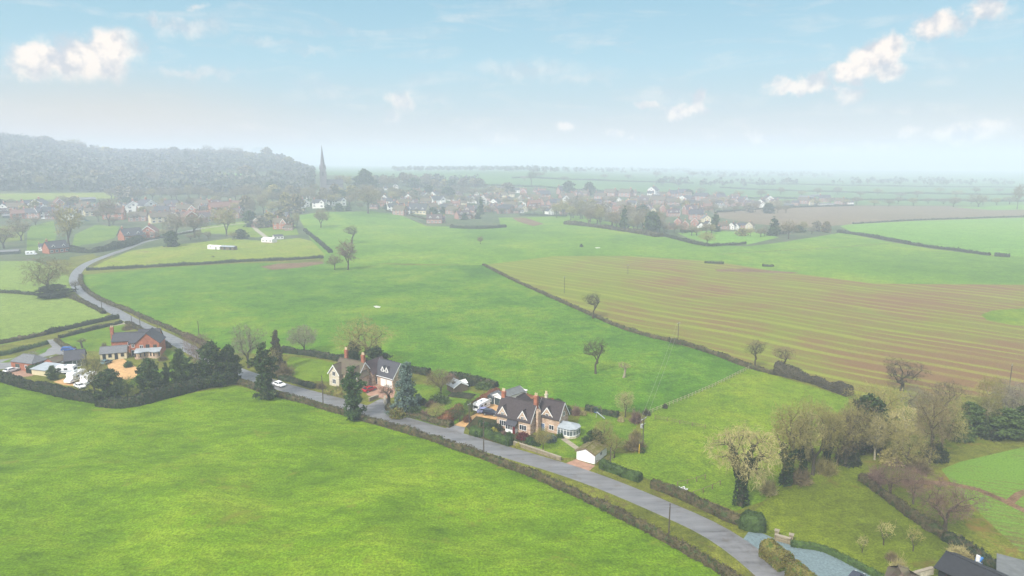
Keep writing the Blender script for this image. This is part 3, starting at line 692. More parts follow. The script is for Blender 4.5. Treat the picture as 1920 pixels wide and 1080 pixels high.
def shrub(name, seed, H_, R_, mc, N=900, w=.06, leaf=0, size=.25):
    rng = np.random.default_rng(seed); root = empty(name, 0, -400, 0)
    d = rng.normal(size=(N, 3)); d[:, 2] = np.abs(d[:, 2]); d /= np.linalg.norm(d, axis=1)[:, None]
    s_ = (.75 + .25 * np.sin(d[:, :1] * 5 + seed) * np.sin(d[:, 1:2] * 6)) * rng.random((N, 1)) ** .3
    T = d * s_ * [R_, R_, H_]
    b = T * [.25, .25, 0]; mid = b + (T - b) * .5 + rng.normal(size=T.shape) * .08 * H_
    sl = [slivers(b, mid, w * 1.5, rng), slivers(mid, T, w, rng)]
    for _ in range(3):
        sl.append(slivers(mid + (T - mid) * rng.random((N, 1)), T + rng.normal(size=T.shape) * .16 * H_, w * .8, rng))
    if leaf: sl = [sl[0]] + [cards(np.repeat(T, leaf, 0) + rng.normal(size=(N * leaf, 3)) * .12 * R_, size, rng, .3)]
    v, f = join(*sl); v[:, 2] = np.maximum(v[:, 2], -.1)
    obj('foliage', v, f, mc, root)
    st = rng.choice(N, 24); s0 = np.zeros((24, 3)) + b[st] * .6 - [0, 0, .3]
    tv, tf = prisms(s0, mid[st], np.full(24, .06), np.full(24, .02), 4); obj('stems', tv, tf, M_bark, root)
    root['H'] = float(H_); root['R'] = float(R_)
    return root

TPL = {}
def tpl(key, o): TPL[key] = o; return o
used = set()
def setmat(o, mats):                      # object-level material: copies share one mesh
    for ch in o.children:
        nm = ch.name.split('.')[0]
        if nm in mats:
            ch.material_slots[0].link = 'OBJECT'; ch.material_slots[0].material = mats[nm]
def place(key, u, vb, vt=None, wpx=None, label=None, cat='tree', group=None, name=None, mats=None, rot=None, xy=None, hgt=None, wid=None, sink=0.0):
    t = TPL[key]
    o = copy_tree(t)
    x, y = xy if xy else G(u, vb)
    z = h1(x, y)
    h = hgt if hgt else max(1.0, top_z(x, y, vt) - z)
    w = wid if wid else (wpx * mpp(x, y) if wpx else h * 2 * t['R'] / t['H'])
    sz = h / t['H']; sx = w / (2 * t['R'])
    o.location = (x, y, z - sink); o.scale = (sx, sx, sz); o.rotation_euler = (0, 0, (u * 7.3 + vb * 3.1) % 6.28 if rot is None else rot)
    if name: o.name = name
    for k in ('H', 'R'):
        if k in o: del o[k]
    if mats: setmat(o, mats)
    return tag(o, label, cat, group)

# templates
tpl('oak', bare_tree('oak_tree', 1, 14, 8.0, 8.2, 5.6, 2200, .055, .5, 3.2, M_bark, M_twO, jit=.16, flat=.25, extra=3, lobes=12))
tpl('oak2', bare_tree('oak_tree', 2, 13, 7.6, 7.8, 5.4, 1500, .06, .50, 3.0, M_bark, M_twD, jit=.2, flat=.1, extra=2, lobes=7))
tpl('oak3', bare_tree('oak_tree', 23, 12, 6.4, 7.4, 4.6, 800, .07, .46, 3.0, M_bark, M_twD, jit=.26, flat=.3, extra=2, lobes=6))
tpl('willow', bare_tree('willow_tree', 3, 15, 8.0, 9.6, 6.0, 1900, .07, .8, 3.6, M_bark, M_twP, ivy=M_ivy, droop=.35, hollow=.35, flat=.0, extra=3, ivy_h=.62, full=1, zmin=3.6, lobes=11))
tpl('tall', bare_tree('ash_tree', 4, 18, 5.0, 10.5, 7.6, 2000, .06, .44, 4.0, M_bark, M_twO, ivy=M_ivy, flat=.0, hollow=.15, extra=3, ivy_h=.42, full=1, zmin=2.0, lobes=10))
tpl('tall2', bare_tree('ash_tree', 5, 17, 5.4, 9.8, 7.2, 1700, .06, .36, 3.5, M_barkp, M_twO, flat=.0, hollow=.2, extra=3, zmin=2.0, full=1, lobes=14))
tpl('round', bare_tree('round_tree', 6, 9, 4.6, 5.4, 3.6, 1800, .05, .26, 2.0, M_bark, M_twG, hollow=.3, extra=3, full=1, lobes=24))
tpl('spiky', bare_tree('pollard_tree', 7, 13, 6.0, 7.6, 5.2, 1500, .09, .5, 2.6, M_barkp, M_twP, droop=-.35, hollow=.5, extra=3, full=1, lobes=16))
tpl('thorn', bare_tree('thorn_tree', 8, 9, 7.0, 5.2, 3.8, 2000, .055, .42, 1.8, M_bark, M_twR, hollow=.2, extra=3, full=0, lobes=11))
tpl('small', bare_tree('fruit_tree', 9, 4.5, 2.4, 2.8, 1.7, 160, .05, .12, 1.0, M_bark, M_twP, hollow=.5, extra=2, lobes=6, jit=.2))
tpl('pollard', bare_tree('pollard_tree', 10, 6, 2.3, 4.6, 1.4, 500, .06, .42, 3.0, M_barkp, M_twP, hollow=.6, extra=2))
tpl('dense', bare_tree('bushy_tree', 11, 12, 7.0, 6.4, 5.4, 2000, .06, .42, 1.2, M_bark, M_twO, hollow=.15, extra=3, full=0, lobes=11, zmin=.8))
tpl('far_bare', bare_tree('bare_tree', 12, 13, 5.2, 7.8, 5.2, 420, .16, .34, 2.8, M_bark, M_twB, hollow=.2, extra=3, full=2, zmin=1.5))
tpl('far_bare2', bare_tree('bare_tree', 13, 13, 6.6, 7.2, 5.6, 420, .17, .36, 2.4, M_bark, M_twB, hollow=.2, extra=3, full=2, zmin=1.0))
tpl('ever', leafy_tree('evergreen_tree', 14, 12, lambda t: 3.6 * math.sin(math.pi * min(1, (t * .86 + .12))) ** .7, M_bark, M_ever, 130, 60, .40, .35, .85))
tpl('ever2', leafy_tree('evergreen_tree', 15, 12, lambda t: 4.4 * math.sin(math.pi * min(1, (t * .78 + .2))) ** .75, M_bark, M_ever, 140, 64, .42, .35, .95))
tpl('column', leafy_tree('ivy_clad_tree', 16, 14, lambda t: 2.5 * (math.sin(math.pi * min(1, t * .9 + .08)) ** .5) * (1 + .3 * math.sin(t * 11)), M_bark, M_ever, 130, 60, .38, .35, .75))
tpl('cedar', leafy_tree('blue_cedar', 17, 13, lambda t: 4.6 * (1 - t * .72) * (1 + .22 * math.sin(t * 26)), M_bark, M_cedar, 300, 38, .36, .3, .8, up=1.5, open_=.25))
tpl('conifer', leafy_tree('conifer', 18, 14, lambda t: 3.2 * (1 - t) ** .8 + .15, M_bark, M_ever, 200, 40, .45, .25, .7, up=.6))
tpl('far_ever', leafy_tree('evergreen_tree', 19, 12, lambda t: 4.6 * math.sin(math.pi * min(1, (t * .8 + .18))) ** .7, M_bark, M_ever, 90, 16, 1.1, .3, 1.4))
tpl('far_conifer', leafy_tree('conifer', 20, 16, lambda t: 3.6 * (1 - t) ** .8 + .2, M_bark, M_ever, 80, 14, 1.0, .3, .9))
tpl('bush', shrub('shrub', 21, 2.6, 2.4, M_twO, 700, .06))
tpl('bush2', shrub('shrub', 22, 2.2, 2.2, M_twB, 500, .06))
tpl('ball', shrub('clipped_shrub', 24, 1.8, 1.5, M_yew, 500, .06, 5, .22))
tpl('leafbush', shrub('shrub', 25, 2.4, 2.3, M_everl, 600, .06, 5, .26))

def hedge(px, h, w, m, label, group=None, wild=.42, size=.26, per=40, world=None, cat='hedge', name='hedge', sm=1, ds=None, fade=1.0):
    """a hedge along a pixel line: an uneven body and thousands of small leaf faces standing off it"""
    pts = world if world else [G(*q) for q in px]
    P = resample(smooth_line(pts, sm), ds or max(.6, w * .45)); k = len(P); rng = np.random.default_rng(int(abs(P[0, 0] * 7 + P[0, 1] * 3)) + k)
    T = np.gradient(P, axis=0); T /= np.linalg.norm(T, axis=1)[:, None]; N = np.stack([-T[:, 1], T[:, 0]], 1)
    prof = np.array([(-.5, 0), (-.52, .45), (-.42, .85), (-.15, 1), (.15, 1), (.42, .85), (.52, .45), (.5, 0)])
    s_ = np.arange(k); hv = h * (1 + wild * .5 * (np.sin(s_ * .31 + P[0, 0]) * np.sin(s_ * .113 + 1) + rng.normal(size=k) * .35)); wv = w * (1 + wild * .4 * (np.sin(s_ * .27 + 2) + rng.normal(size=k) * .3))
    Z = hts(P[:, 0], P[:, 1])
    V = np.empty((k, 8, 3)); jt = rng.normal(size=(k, 8, 3)) * min(.12, w * .08)
    V[:, :, :2] = P[:, None] + N[:, None] * (prof[:, 0][None, :] * wv[:, None] * .86)[:, :, None]
    V[:, :, 2] = Z[:, None] + prof[:, 1][None] * hv[:, None] * .9 - .15 * (prof[:, 1][None] == 0)
    V += jt; i = np.arange(k - 1)[:, None] * 8; j = np.arange(7)[None]
    F = np.stack([i + j, i + j + 1, i + j + 9, i + j + 8], -1).reshape(-1, 4)
    caps = np.array([[0, 1, 2, 7], [2, 3, 4, 7], [4, 5, 6, 7]]); F = np.concatenate([F, caps, caps[:, ::-1] + (k - 1) * 8])
    L = np.hypot(*np.diff(P, axis=0).T).sum(); c = int(min(L * per * (h + w) / 2.5, 60000))
    a = rng.random(c) * (k - 1.001); ia = a.astype(int); fa = (a - ia)[:, None]
    b = rng.random(c) * 6.999; ib = b.astype(int); fb = (b - ib)[:, None]
    ctr = np.concatenate([P, (Z + hv * .5)[:, None]], 1)
    q = (V[ia, ib] * (1 - fb) + V[ia, ib + 1] * fb) * (1 - fa) + (V[ia + 1, ib] * (1 - fb) + V[ia + 1, ib + 1] * fb) * fa
    n_ = q - ctr[ia]; n_ /= np.maximum(np.linalg.norm(n_, axis=1)[:, None], .1); q += n_ * rng.uniform(-.05, .26, (c, 1)) * (1 + wild * 2)
    ce = int(per * h * w * 1.2); ends = []      # leaves over both cut ends too
    for e_, sg in ((0, -1), (k - 1, 1)):
        a_ = rng.uniform(-.46, .46, ce); t_ = rng.uniform(.02, .95, ce) * np.sqrt(1 - (a_ * 1.9) ** 4).clip(.2, 1)
        ends.append(np.concatenate([P[e_] + N[e_] * (a_ * wv[e_])[:, None] + T[e_] * sg * rng.uniform(.0, .16, (ce, 1)), (Z[e_] + t_ * hv[e_])[:, None]], 1))
    n_ = np.concatenate([n_, np.zeros((2 * ce, 3))]); q = np.concatenate([q] + ends)
    v2, f2 = cards(q, size, rng, .2, 1.0, n_ * .6)
    v, f = join((V.reshape(-1, 3), F), (v2, f2))
    o = obj(name, v, f, m); return tag(o, label, cat, group)

# ------------------------------------------------------------------ building kit (local frame: x along the front, y to the back, z up)
def frame(name, p1, p2, label, cat, group=None, swap=False):
    a, b = G(*p1), G(*p2); ang = math.atan2(b[1] - a[1], b[0] - a[0])
    return empty(name, a[0], a[1], None, ang, label, cat, group), math.hypot(b[0] - a[0], b[1] - a[1])
def walls(par, x0, x1, y0, y1, e, r, axis, m, base=-1.0):
    """closed box with gable ends; axis 'x' = ridge runs along x"""
    if axis == 'x': prof = [(y0, base), (y1, base), (y1, e), ((y0 + y1) / 2, r), (y0, e)]
    else: prof = [(x0, base), (x1, base), (x1, e), ((x0 + x1) / 2, r), (x0, e)]
    k = 5; q0, q1 = (x0, x1) if axis == 'x' else (y0, y1)
    V = [((q0, p, z) if axis == 'x' else (p, q0, z)) for p, z in prof] + [((q1, p, z) if axis == 'x' else (p, q1, z)) for p, z in prof]
    F = [list(range(k)), list(range(2 * k - 1, k - 1, -1))] + [[i, i + k, (i + 1) % k + k, (i + 1) % k] for i in range(k)]
    return obj('wall', V, F, m, par)
def roof(par, x0, x1, y0, y1, e, r, axis, m, ov=.35, th=.16, barge=None, hip0=0.0, hip1=0.0, og=None):
    og = ov * .8 if og is None else og
    if axis == 'x': s0, s1, q0, q1 = y0, y1, x0 - og, x1 + og
    else: s0, s1, q0, q1 = x0, x1, y0 - og, y1 + og
    mid = (s0 + s1) / 2; sl = (r - e) / (mid - s0); ed = e - sl * ov + .02; rr = r + .03
    def P(q, s, z): return (q, s, z) if axis == 'x' else (s, q, z)
    mb = MB()
    A = [P(q0, s0 - ov, ed), P(q1, s0 - ov, ed), P(q1 - hip1, mid, rr), P(q0 + hip0, mid, rr)]
    B = [P(q1, s1 + ov, ed), P(q0, s1 + ov, ed), P(q0 + hip0, mid, rr), P(q1 - hip1, mid, rr)]
    for Q in ([A, B] if axis == 'x' else [A[::-1], B[::-1]]): mb.slab(Q, th)
    if hip0: h_ = [P(q0, s1 + ov, ed), P(q0, s0 - ov, ed), P(q0 + hip0, mid, rr)]; mb.slab(h_ if axis == 'x' else h_[::-1], th)
    if hip1: h_ = [P(q1, s0 - ov, ed), P(q1, s1 + ov, ed), P(q1 - hip1, mid, rr)]; mb.slab(h_ if axis == 'x' else h_[::-1], th)
    a, b = P(q0 + hip0, mid, rr + th * 1.25), P(q1 - hip1, mid, rr + th * 1.25); mb.tube(a, b, .13, k=6)
    o = mb.make('roof', m, par)
    if barge:
        for q, hp in ((q0, hip0), (q1, hip1)):
            if hp: continue
            w = .24; qa, qb = (q - .05, q) if q == q0 else (q + .003, q + .053)
            ch = [(s0 - ov, ed - w), (mid, rr - w), (s1 + ov, ed - w), (s1 + ov, ed + th + .02), (mid, rr + th + .02), (s0 - ov, ed + th + .02)]
            V = [P(qq, a_, z_) for qq in (qa, qb) for a_, z_ in ch]; k = 6
            F = [[0, 1, 4, 5], [1, 2, 3, 4], [11, 10, 7, 6], [10, 9, 8, 7]] + [[i, i + k, (i + 1) % k + k, (i + 1) % k] for i in range(k)]
            MB().add(V, F).make('bargeboard', barge, o)
    return o
def opening(par, face, s_, z, w, h, n=1, mf=None, mp=None, name='window', pos=0.0, tr=0, arch=False, fr=.09):
    """a window or door on a wall. face: 'f' y=pos looking to -y, 'b' +y, 'l' x=pos looking -x, 'r' +x; s_ = centre along the wall"""
    mf = mf or M_paint; mp = mp or M_glass
    def P(a, o, zz):                     # a along the wall, o outwards
        return {'f': (a, pos - o, zz), 'b': (a, pos + o, zz), 'l': (pos - o, a, zz), 'r': (pos + o, a, zz)}[face]
    def bx(mb, a0, a1, z0, z1, o0, o1):
        V = [P(a0, o0, z0), P(a1, o0, z0), P(a1, o1, z0), P(a0, o1, z0), P(a0, o0, z1), P(a1, o0, z1), P(a1, o1, z1), P(a0, o1, z1)]
        mb.add(V, [[0, 3, 2, 1], [4, 5, 6, 7], [0, 1, 5, 4], [1, 2, 6, 5], [2, 3, 7, 6], [3, 0, 4, 7]])
    f = MB(); a0, a1 = s_ - w / 2, s_ + w / 2
    bx(f, a0 - fr, a0, z - fr, z + h + fr, -.02, .06); bx(f, a1, a1 + fr, z - fr, z + h + fr, -.02, .06)
    bx(f, a0, a1, z + h, z + h + fr, -.02, .06); bx(f, a0, a1, z - fr, z, -.02, .09)
    for i in range(1, n): c = a0 + w * i / n; bx(f, c - fr * .45, c + fr * .45, z, z + h, -.02, .05)
    for i in range(tr): c = z + h * (i + 1) / (tr + 1); bx(f, a0, a1, c - .03, c + .03, -.02, .045)
    o = f.make(name, mf, par); p = MB(); bx(p, a0, a1, z, z + h, -.02, .02)
    p.make('pane' if name == 'window' else 'panel', mp, o); return o
def chimney(par, x, y, z0, z1, w=.8, d=.6, pots=2, m=None, mp=None, corb=True):
    mb = MB().box(x - w / 2, x + w / 2, y - d / 2, y + d / 2, z0, z1)
    if corb: mb.box(x - w / 2 - .08, x + w / 2 + .08, y - d / 2 - .08, y + d / 2 + .08, z1 - .35, z1 - .15)
    o = mb.make('chimney', m or M_brick, par)
    for i in range(pots):
        px = x + (i - (pots - 1) / 2) * w / max(pots, 1) * .95
        MB().tube((px, y, z1 - .02), (px, y, z1 + .75), .17, .13, 8).make('chimney_pot', mp or M_pot, o)
    return o
def dormer(par, x, w, y, z0, e, r, depth, mw, mr, lights=2, barge=True, wh=1.1, ww=.9):
    """gabled dormer whose face stands in plane y"""
    prof = [(x - w / 2, z0), (x + w / 2, z0), (x + w / 2, e), (x, r), (x - w / 2, e)]
    d = MB().ext(prof, y, y + depth).make('dormer', mw, par)
    rf = roof(d, x - w / 2, x + w / 2, y, y + depth, e, r, 'y', mr, .16, .1, None, og=.02)
    if barge:
        ch = [(x - w / 2 - .2, e - .42), (x, r - .16), (x + w / 2 + .2, e - .42), (x + w / 2 + .2, e - .1), (x, r + .16), (x - w / 2 - .2, e - .1)]; k = 6
        b = MB().add([(a_, yy, z_) for yy in (y - .12, y - .05) for a_, z_ in ch], [[0, 1, 4, 5], [1, 2, 3, 4], [11, 10, 7, 6], [10, 9, 8, 7]] + [[i, i + k, (i + 1) % k + k, (i + 1) % k] for i in range(k)])
        b.make('bargeboard', M_paint, d)
    if lights: opening(d, 'f', x, e - wh * .55, ww, wh, lights, pos=y)
    return d
def gutter_pipe(par, x, y, z): MB().tube((x, y, -.1), (x, y, z), .06).make('drainpipe', M_black, par)

# ---- the big stone house by the road
hs, L = frame('stone_house', (931.5, 800.7), (994.4, 815.7), 'large honey stone house with dark tiled roofs, white dormers and a conservatory', 'house')
k = L / 10.4
walls(hs, 0, L, 0, 6, 3.7, 7.7, 'x', M_stone); roof(hs, 0, L, 0, 6, 3.7, 7.7, 'x', M_dark, .35, .18, M_paint)
walls(hs, L - .3, L + 6.2, 4.2, 9.2, 4.4, 7.9, 'x', M_stone, -1); roof(hs, L - .25, L + 6.2, 4.2, 9.2, 4.4, 7.9, 'x', M_dark, .35, .18, M_paint)
walls(hs, .4, 4.9, 5.9, 12.2, 3.9, 3.92, 'y', M_stone); roof(hs, .4, 4.9, 5.9, 12.2, 3.9, 7.0, 'y', M_dark, .3, .16, None, hip1=2.6)
walls(hs, 5.2, 9.9, 5.9, 11.6, 3.9, 3.92, 'y', M_stone); roof(hs, 5.2, 9.9, 5.9, 11.6, 3.9, 7.2, 'y', M_dark, .3, .16, None, hip1=2.6)
for cx_ in (1.9, 8.1): dormer(hs, cx_, 2.5, -.06, 2.6, 4.1, 6.1, 2.6, M_stone, M_dark, 2, True, 1.0, .75)
dormer(hs, L + 2.6, 3.1, 4.12, 3.0, 4.6, 6.7, 2.6, M_stone, M_dark, 2, True, 1.1, .85)
opening(hs, 'f', 1.9, .95, 1.9, 1.3, 3, pos=0, tr=0); opening(hs, 'f', 8.2, .95, 2.0, 1.3, 3, pos=0)
opening(hs, 'f', L + 3.9, .95, 1.3, 1.2, 2, pos=4.2); opening(hs, 'f', L + 1.3, .05, 1.1, 2.1, 1, mp=M_blue_door, pos=4.2, name='door')
pb = MB().box(3.7, 6.6, -1.5, -.02, -.4, .9).make('porch', M_paint, hs)
for x_ in (3.75, 4.45, 5.15, 5.75, 6.5): MB().box(x_ - .05, x_ + .05, -1.48, -1.38, .9, 2.1).make('post', M_paint, pb)
MB().box(3.8, 6.45, -1.42, -1.38, .9, 2.08).make('pane', M_glass, pb)
MB().slab([(3.5, -1.75, 2.1), (6.8, -1.75, 2.1), (6.8, -.03, 3.0), (3.5, -.03, 3.0)], .12).make('roof', M_slate, pb)
MB().box(6.0, 6.75, -1.62, -1.53, -.1, 1.95).make('door', M_red_door, pb)
opening(hs, 'r', 2.2, 4.2, .7, 1.0, 1, pos=L); opening(hs, 'r', 6.7, 4.5, .9, 1.0, 2, pos=L + 6.2)
opening(hs, 'l', 3.0, 1.0, 1.0, 1.2, 2, pos=0); opening(hs, 'l', 3.0, 4.4, .8, 1.0, 2, pos=0)
chimney(hs, .3, 3.0, 6.6, 9.3, 1.0, .8, 3); chimney(hs, L - .1, 3.0, -.5, 9.9, 1.0, .9, 2); chimney(hs, L + .7, 7.0, 6.6, 9.4, .7, .6, 2, M_stonel)
MB().box(L + .28, L + 1.0, 2.2, 3.8, -.6, 5.6).add([(L + .28, 2.2, 5.6), (L + 1, 2.2, 5.6), (L + 1, 3.8, 5.6), (L + .28, 3.8, 5.6), (L + .28, 2.5, 6.5), (L + .28, 3.5, 6.5)], [[0, 1, 2, 3], [0, 4, 1], [1, 4, 5, 2], [2, 5, 3], [0, 3, 5, 4]]).make('chimney_breast', M_stone, hs)
gutter_pipe(hs, 4.0, -.08, 3.4)
# conservatory: white framed glass bay with a pale roof
cx0, cx1, cy0, cy1 = L + 6.22, L + 11.0, 3.2, 8.0
foot = [(cx0, cy0), (cx1 - 1.2, cy0), (cx1, cy0 + 1.3), (cx1, cy1 - 1.3), (cx1 - 1.2, cy1), (cx0, cy1)]
cons = MB(); cons.add([(x_, y_, -.6) for x_, y_ in foot] + [(x_, y_, .65) for x_, y_ in foot], [[5, 4, 3, 2, 1, 0], [6, 7, 8, 9, 10, 11]] + [[i, i + 1, i + 7, i + 6] for i in range(5)] + [[5, 0, 6, 11]])
cv = cons.make('conservatory', M_stonel, hs)
fr = MB()
gl = MB()
for a, b in zip(foot[:-1], foot[1:]):
    d_ = math.hypot(b[0] - a[0], b[1] - a[1]); nn = max(2, int(d_ / .75))
    for i in range(nn + 1):
        x_, y_ = a[0] + (b[0] - a[0]) * i / nn, a[1] + (b[1] - a[1]) * i / nn
        fr.tube((x_, y_, .62), (x_, y_, 2.5), .075, k=4)
    fr.tube((a[0], a[1], .7), (b[0], b[1], .7), .10, k=4); fr.tube((a[0], a[1], 2.45), (b[0], b[1], 2.45), .12, k=4); fr.tube((a[0], a[1], 2.05), (b[0], b[1], 2.05), .05, k=4)
ins = [(cx0 + (x_ - cx0) * .985, 5.6 + (y_ - 5.6) * .985) for x_, y_ in foot]
gl.add([(x_, y_, .66) for x_, y_ in ins] + [(x_, y_, 2.44) for x_, y_ in ins], [[i, i + 1, i + 7, i + 6] for i in range(5)])
fr.make('frame', M_paint, cv); gl.make('pane', M_glassl, cv)
ct = (cx0 + 2.6, 5.6, 3.5); ro = [(cx0 + (x_ - cx0) * 1.05, 5.6 + (y_ - 5.6) * 1.08) for x_, y_ in foot]
MB().add([(x_, y_, 2.55) for x_, y_ in ro] + [(x_, y_, 2.45) for x_, y_ in ro] + [(cx0, 5.6, 3.55), ct], [[0, 1, 13, 12], [1, 2, 13], [2, 3, 13], [3, 4, 13], [4, 5, 12, 13], [11, 10, 9, 8, 7, 6]] + [[i + 6, i + 7, i + 1, i] for i in range(5)]).make('roof', M_lead, cv)

# ---- timber garage with a mossy roof
g, L = frame('garage', (1081, 860.5), (1115, 870.5), 'low white double garage with a moss covered roof at the roadside', 'garage')
walls(g, 0, L, 0, 6.4, 2.3, 3.4, 'y', M_paint); roof(g, 0, L, 0, 6.4, 2.3, 3.4, 'y', M_moss, .3, .14, M_timber)
opening(g, 'f', L / 2, .03, L - .5, 2.05, 1, mp=M_white, name='garage_door', pos=0, tr=3)
opening(g, 'r', 3.2, 1.0, 1.0, .8, 2, pos=L)
# ---- outbuildings behind the stone house
g, L = frame('workshop', (925, 757), (943, 763), 'grey workshop with white edged pitched roof and a dark door behind the stone house', 'shed')
walls(g, 0, L, 0, 9, 2.7, 3.7, 'y', M_white); roof(g, 0, L, 0, 9, 2.7, 3.7, 'y', M_felt, .25, .12, M_paint)
opening(g, 'f', L / 2, .02, L - 1.2, 2.2, 1, mp=M_grn, name='garage_door', pos=0)
g, L = frame('garden_shed', (914, 756), (924, 758.5), 'small dark green shed with a lilac grey roof, left of the grey workshop', 'shed')
walls(g, 0, L, 0, 4, 2.2, 3.0, 'y', M_grn); roof(g, 0, L, 0, 4, 2.2, 3.0, 'y', M_slatel, .2, .1)
opening(g, 'f', L / 2, .8, .7, .8, 2, pos=0); opening(g, 'l', 2, .9, 1.4, .8, 3, pos=0)
g, L = frame('summer_house', (955, 747), (974, 752), 'low white flat roofed garden building right of the grey workshop', 'shed')
MB().box(0, L, 0, 3.6, -.6, 2.4).make('wall', M_white, g); MB().box(-.2, L + .2, -.2, 3.8, 2.4, 2.58).make('roof', M_white, g); opening(g, 'f', L / 2, .8, 1.6, .9, 3, pos=0)

# ---- stone cottage further up the road with its garage wing
g, L = frame('stone_cottage', (618, 722), (668, 733), 'old stone cottage with brown roof and two brick chimneys left of the garage house', 'house')
walls(g, 1.0, L - .2, 1.4, 7.4, 4.4, 7.9, 'x', M_stone); roof(g, 1.0, L - .2, 1.4, 7.4, 4.4, 7.9, 'x', M_brown, .4, .18, M_paint)
for a, b in ((0, 4.2), (7.6, 11.8)):
    walls(g, a, b, 0, 5, 4.3, 6.9, 'y', M_stonel if a == 0 else M_stone); roof(g, a, b, 0, 5, 4.3, 6.9, 'y', M_brown, .4, .16, M_paint)
    opening(g, 'f', (a + b) / 2, 3.5, 1.1, 1.3, 2, pos=0); opening(g, 'f', (a + b) / 2, .9, 1.3, 1.4, 3, pos=0)
walls(g, L - 3.6, L + 1.0, 6.5, 14, 3.9, 7.2, 'y', M_stone); roof(g, L - 3.6, L + 1.0, 6.5, 14, 3.9, 7.2, 'y', M_mauve, .3, .16, None)
opening(g, 'r', 8.6, 1.0, 1.3, 1.3, 2, pos=L + 1.0); opening(g, 'r', 11.6, 1.0, 1.0, 1.3, 2, pos=L + 1.0)
chimney(g, 2.6, 5.4, 6.6, 10.8, 1.0, .8, 3); chimney(g, L - .8, 4.6, 6.6, 10.4, 1.1, .9, 3)
opening(g, 'f', 5.8, .05, 1.1, 2.1, 1, mp=M_grn, name='door', pos=1.4)
g, L = frame('garage_house', (700, 718), (737, 729), 'stone garage house with black slate roof, two white doors and small white dormers', 'house')
walls(g, 0, L, 0, 6.5, 3.2, 7.3, 'x', M_stone); roof(g, 0, L, 0, 6.5, 3.2, 7.3, 'x', M_slate, .35, .16, M_paint)
for i, x_ in enumerate((L * .42, L * .62)): dormer(g, x_, 1.3, .7, 3.9, 5.0, 6.0, 2.4, M_white, M_slate, 2, True, 1.0, .6)
for x_ in (L * .52, L * .82): opening(g, 'f', x_, .03, L * .24, 2.3, 1, mp=M_white, name='garage_door', pos=0, tr=3)
opening(g, 'f', L * .16, .1, .9, 2.2, 1, pos=0, name='door', mp=M_glass); opening(g, 'r', 3.2, 4.2, .9, 1.2, 2, pos=L); opening(g, 'r', 3.2, .9, 1.0, 1.2, 2, pos=L)
MB().box(-.1, L + .1, -.42, -.3, 2.95, 3.1).make('gutter', M_paint, g)
g, L = frame('potting_shed', (838, 731), (851, 738), 'small blue grey roofed shed with a rooflight beside the vegetable plot', 'shed')
walls(g, 0, L, 0, 5, 1.9, 3.2, 'x', M_timber); roof(g, 0, L, 0, 5, 1.9, 3.2, 'x', M_lead, .2, .12, M_paint); MB().slab([(L * .4, .7, 2.5), (L * .65, .7, 2.5), (L * .65, 1.5, 2.93), (L * .4, 1.5, 2.93)], .2).make('rooflight', M_glass, g)
g, L = frame('greenhouse', (855, 728), (864, 731), 'tiny white greenhouse behind the blue grey shed', 'greenhouse')
walls(g, 0, L, 0, 3, 1.6, 2.5, 'y', M_glassl); roof(g, 0, L, 0, 3, 1.6, 2.5, 'y', M_white, .06, .05, M_paint)

# ---- the red brick house on the left
g, L = frame('red_brick_house', (242, 671), (300, 668), 'orange red brick house with tall side chimney and curved bay roof by the lane', 'house')
xa = L * .22
walls(g, xa, L, .4, 9, 5.0, 8.6, 'y', M_brick); roof(g, xa, L, .4, 9, 5.0, 8.6, 'y', M_slate, .35, .16)
walls(g, 0, xa + .2, 2.2, 9.4, 5.0, 7.7, 'x', M_brick); roof(g, 0, xa + 3.2, 2.2, 9.4, 5.0, 7.7, 'x', M_slate, .3, .16)
walls(g, -7.5, .1, 8, 13, 4.6, 7.0, 'x', M_brick); roof(g, -7.5, 2.2, 8, 13, 4.6, 7.0, 'x', M_slate, .3, .16)
walls(g, 1, L - 2, 8.9, 14, 4.8, 7.6, 'x', M_brick); roof(g, 1, L - 2, 8.9, 14, 4.8, 7.6, 'x', M_slate, .3, .16)
chimney(g, -7.9, 10.5, -.5, 9.4, 1.0, 1.2, 2)
opening(g, 'f', L * .42, 3.1, 1.0, 1.2, 2, pos=.4); opening(g, 'f', L * .62, 3.3, 1.1, 1.2, 2, mf=M_timber, pos=.4); opening(g, 'f', L * .86, 3.1, 1.1, 1.2, 2, mf=M_timber, pos=.4)
opening(g, 'f', L * .1, 3.3, .9, 1.2, 2, pos=2.2); opening(g, 'f', -1.6, 2.6, 1.2, 1.4, 2, pos=8.0); opening(g, 'f', -5.2, 1.0, 1.2, 1.2, 2, pos=8.0)
nseg = 14; pr = [(xa + .2 + (L + .6 - xa) * i / nseg, -2.6 - .7 * math.sin(i / nseg * math.pi * 3)) for i in range(nseg + 1)]
bay = MB().add([(x_, y_ + .5, -.5) for x_, y_ in pr] + [(x_, y_ + .5, 2.5) for x_, y_ in pr], [[i, i + 1, i + nseg + 2, i + nseg + 1] for i in range(nseg)]).make('bay', M_stone, g)
MB().add([(x_, y_, 2.5) for x_, y_ in pr] + [(x_, .38, 3.3) for x_, y_ in pr] + [(x_, y_, 2.3) for x_, y_ in pr], [[i, i + 1, i + nseg + 2, i + nseg + 1] for i in range(nseg)] + [[i + 2 * nseg + 2, i + 2 * nseg + 3, i + 1, i] for i in range(nseg)]).make('roof', M_lead, bay)
for i in range(1, nseg, 2):
    x_, y_ = pr[i]; opening(bay, 'f', x_, .8, .8, 1.3, 1, mf=M_timber, pos=y_ + .52, fr=.06)
opening(g, 'f', .9, .1, 1.0, 2.1, 1, mp=M_grn, name='door', pos=2.2)
g, L = frame('farm_outbuilding', (188, 676), (238, 672), 'long low grey roofed outbuilding attached to the left of the orange brick house', 'outbuilding')
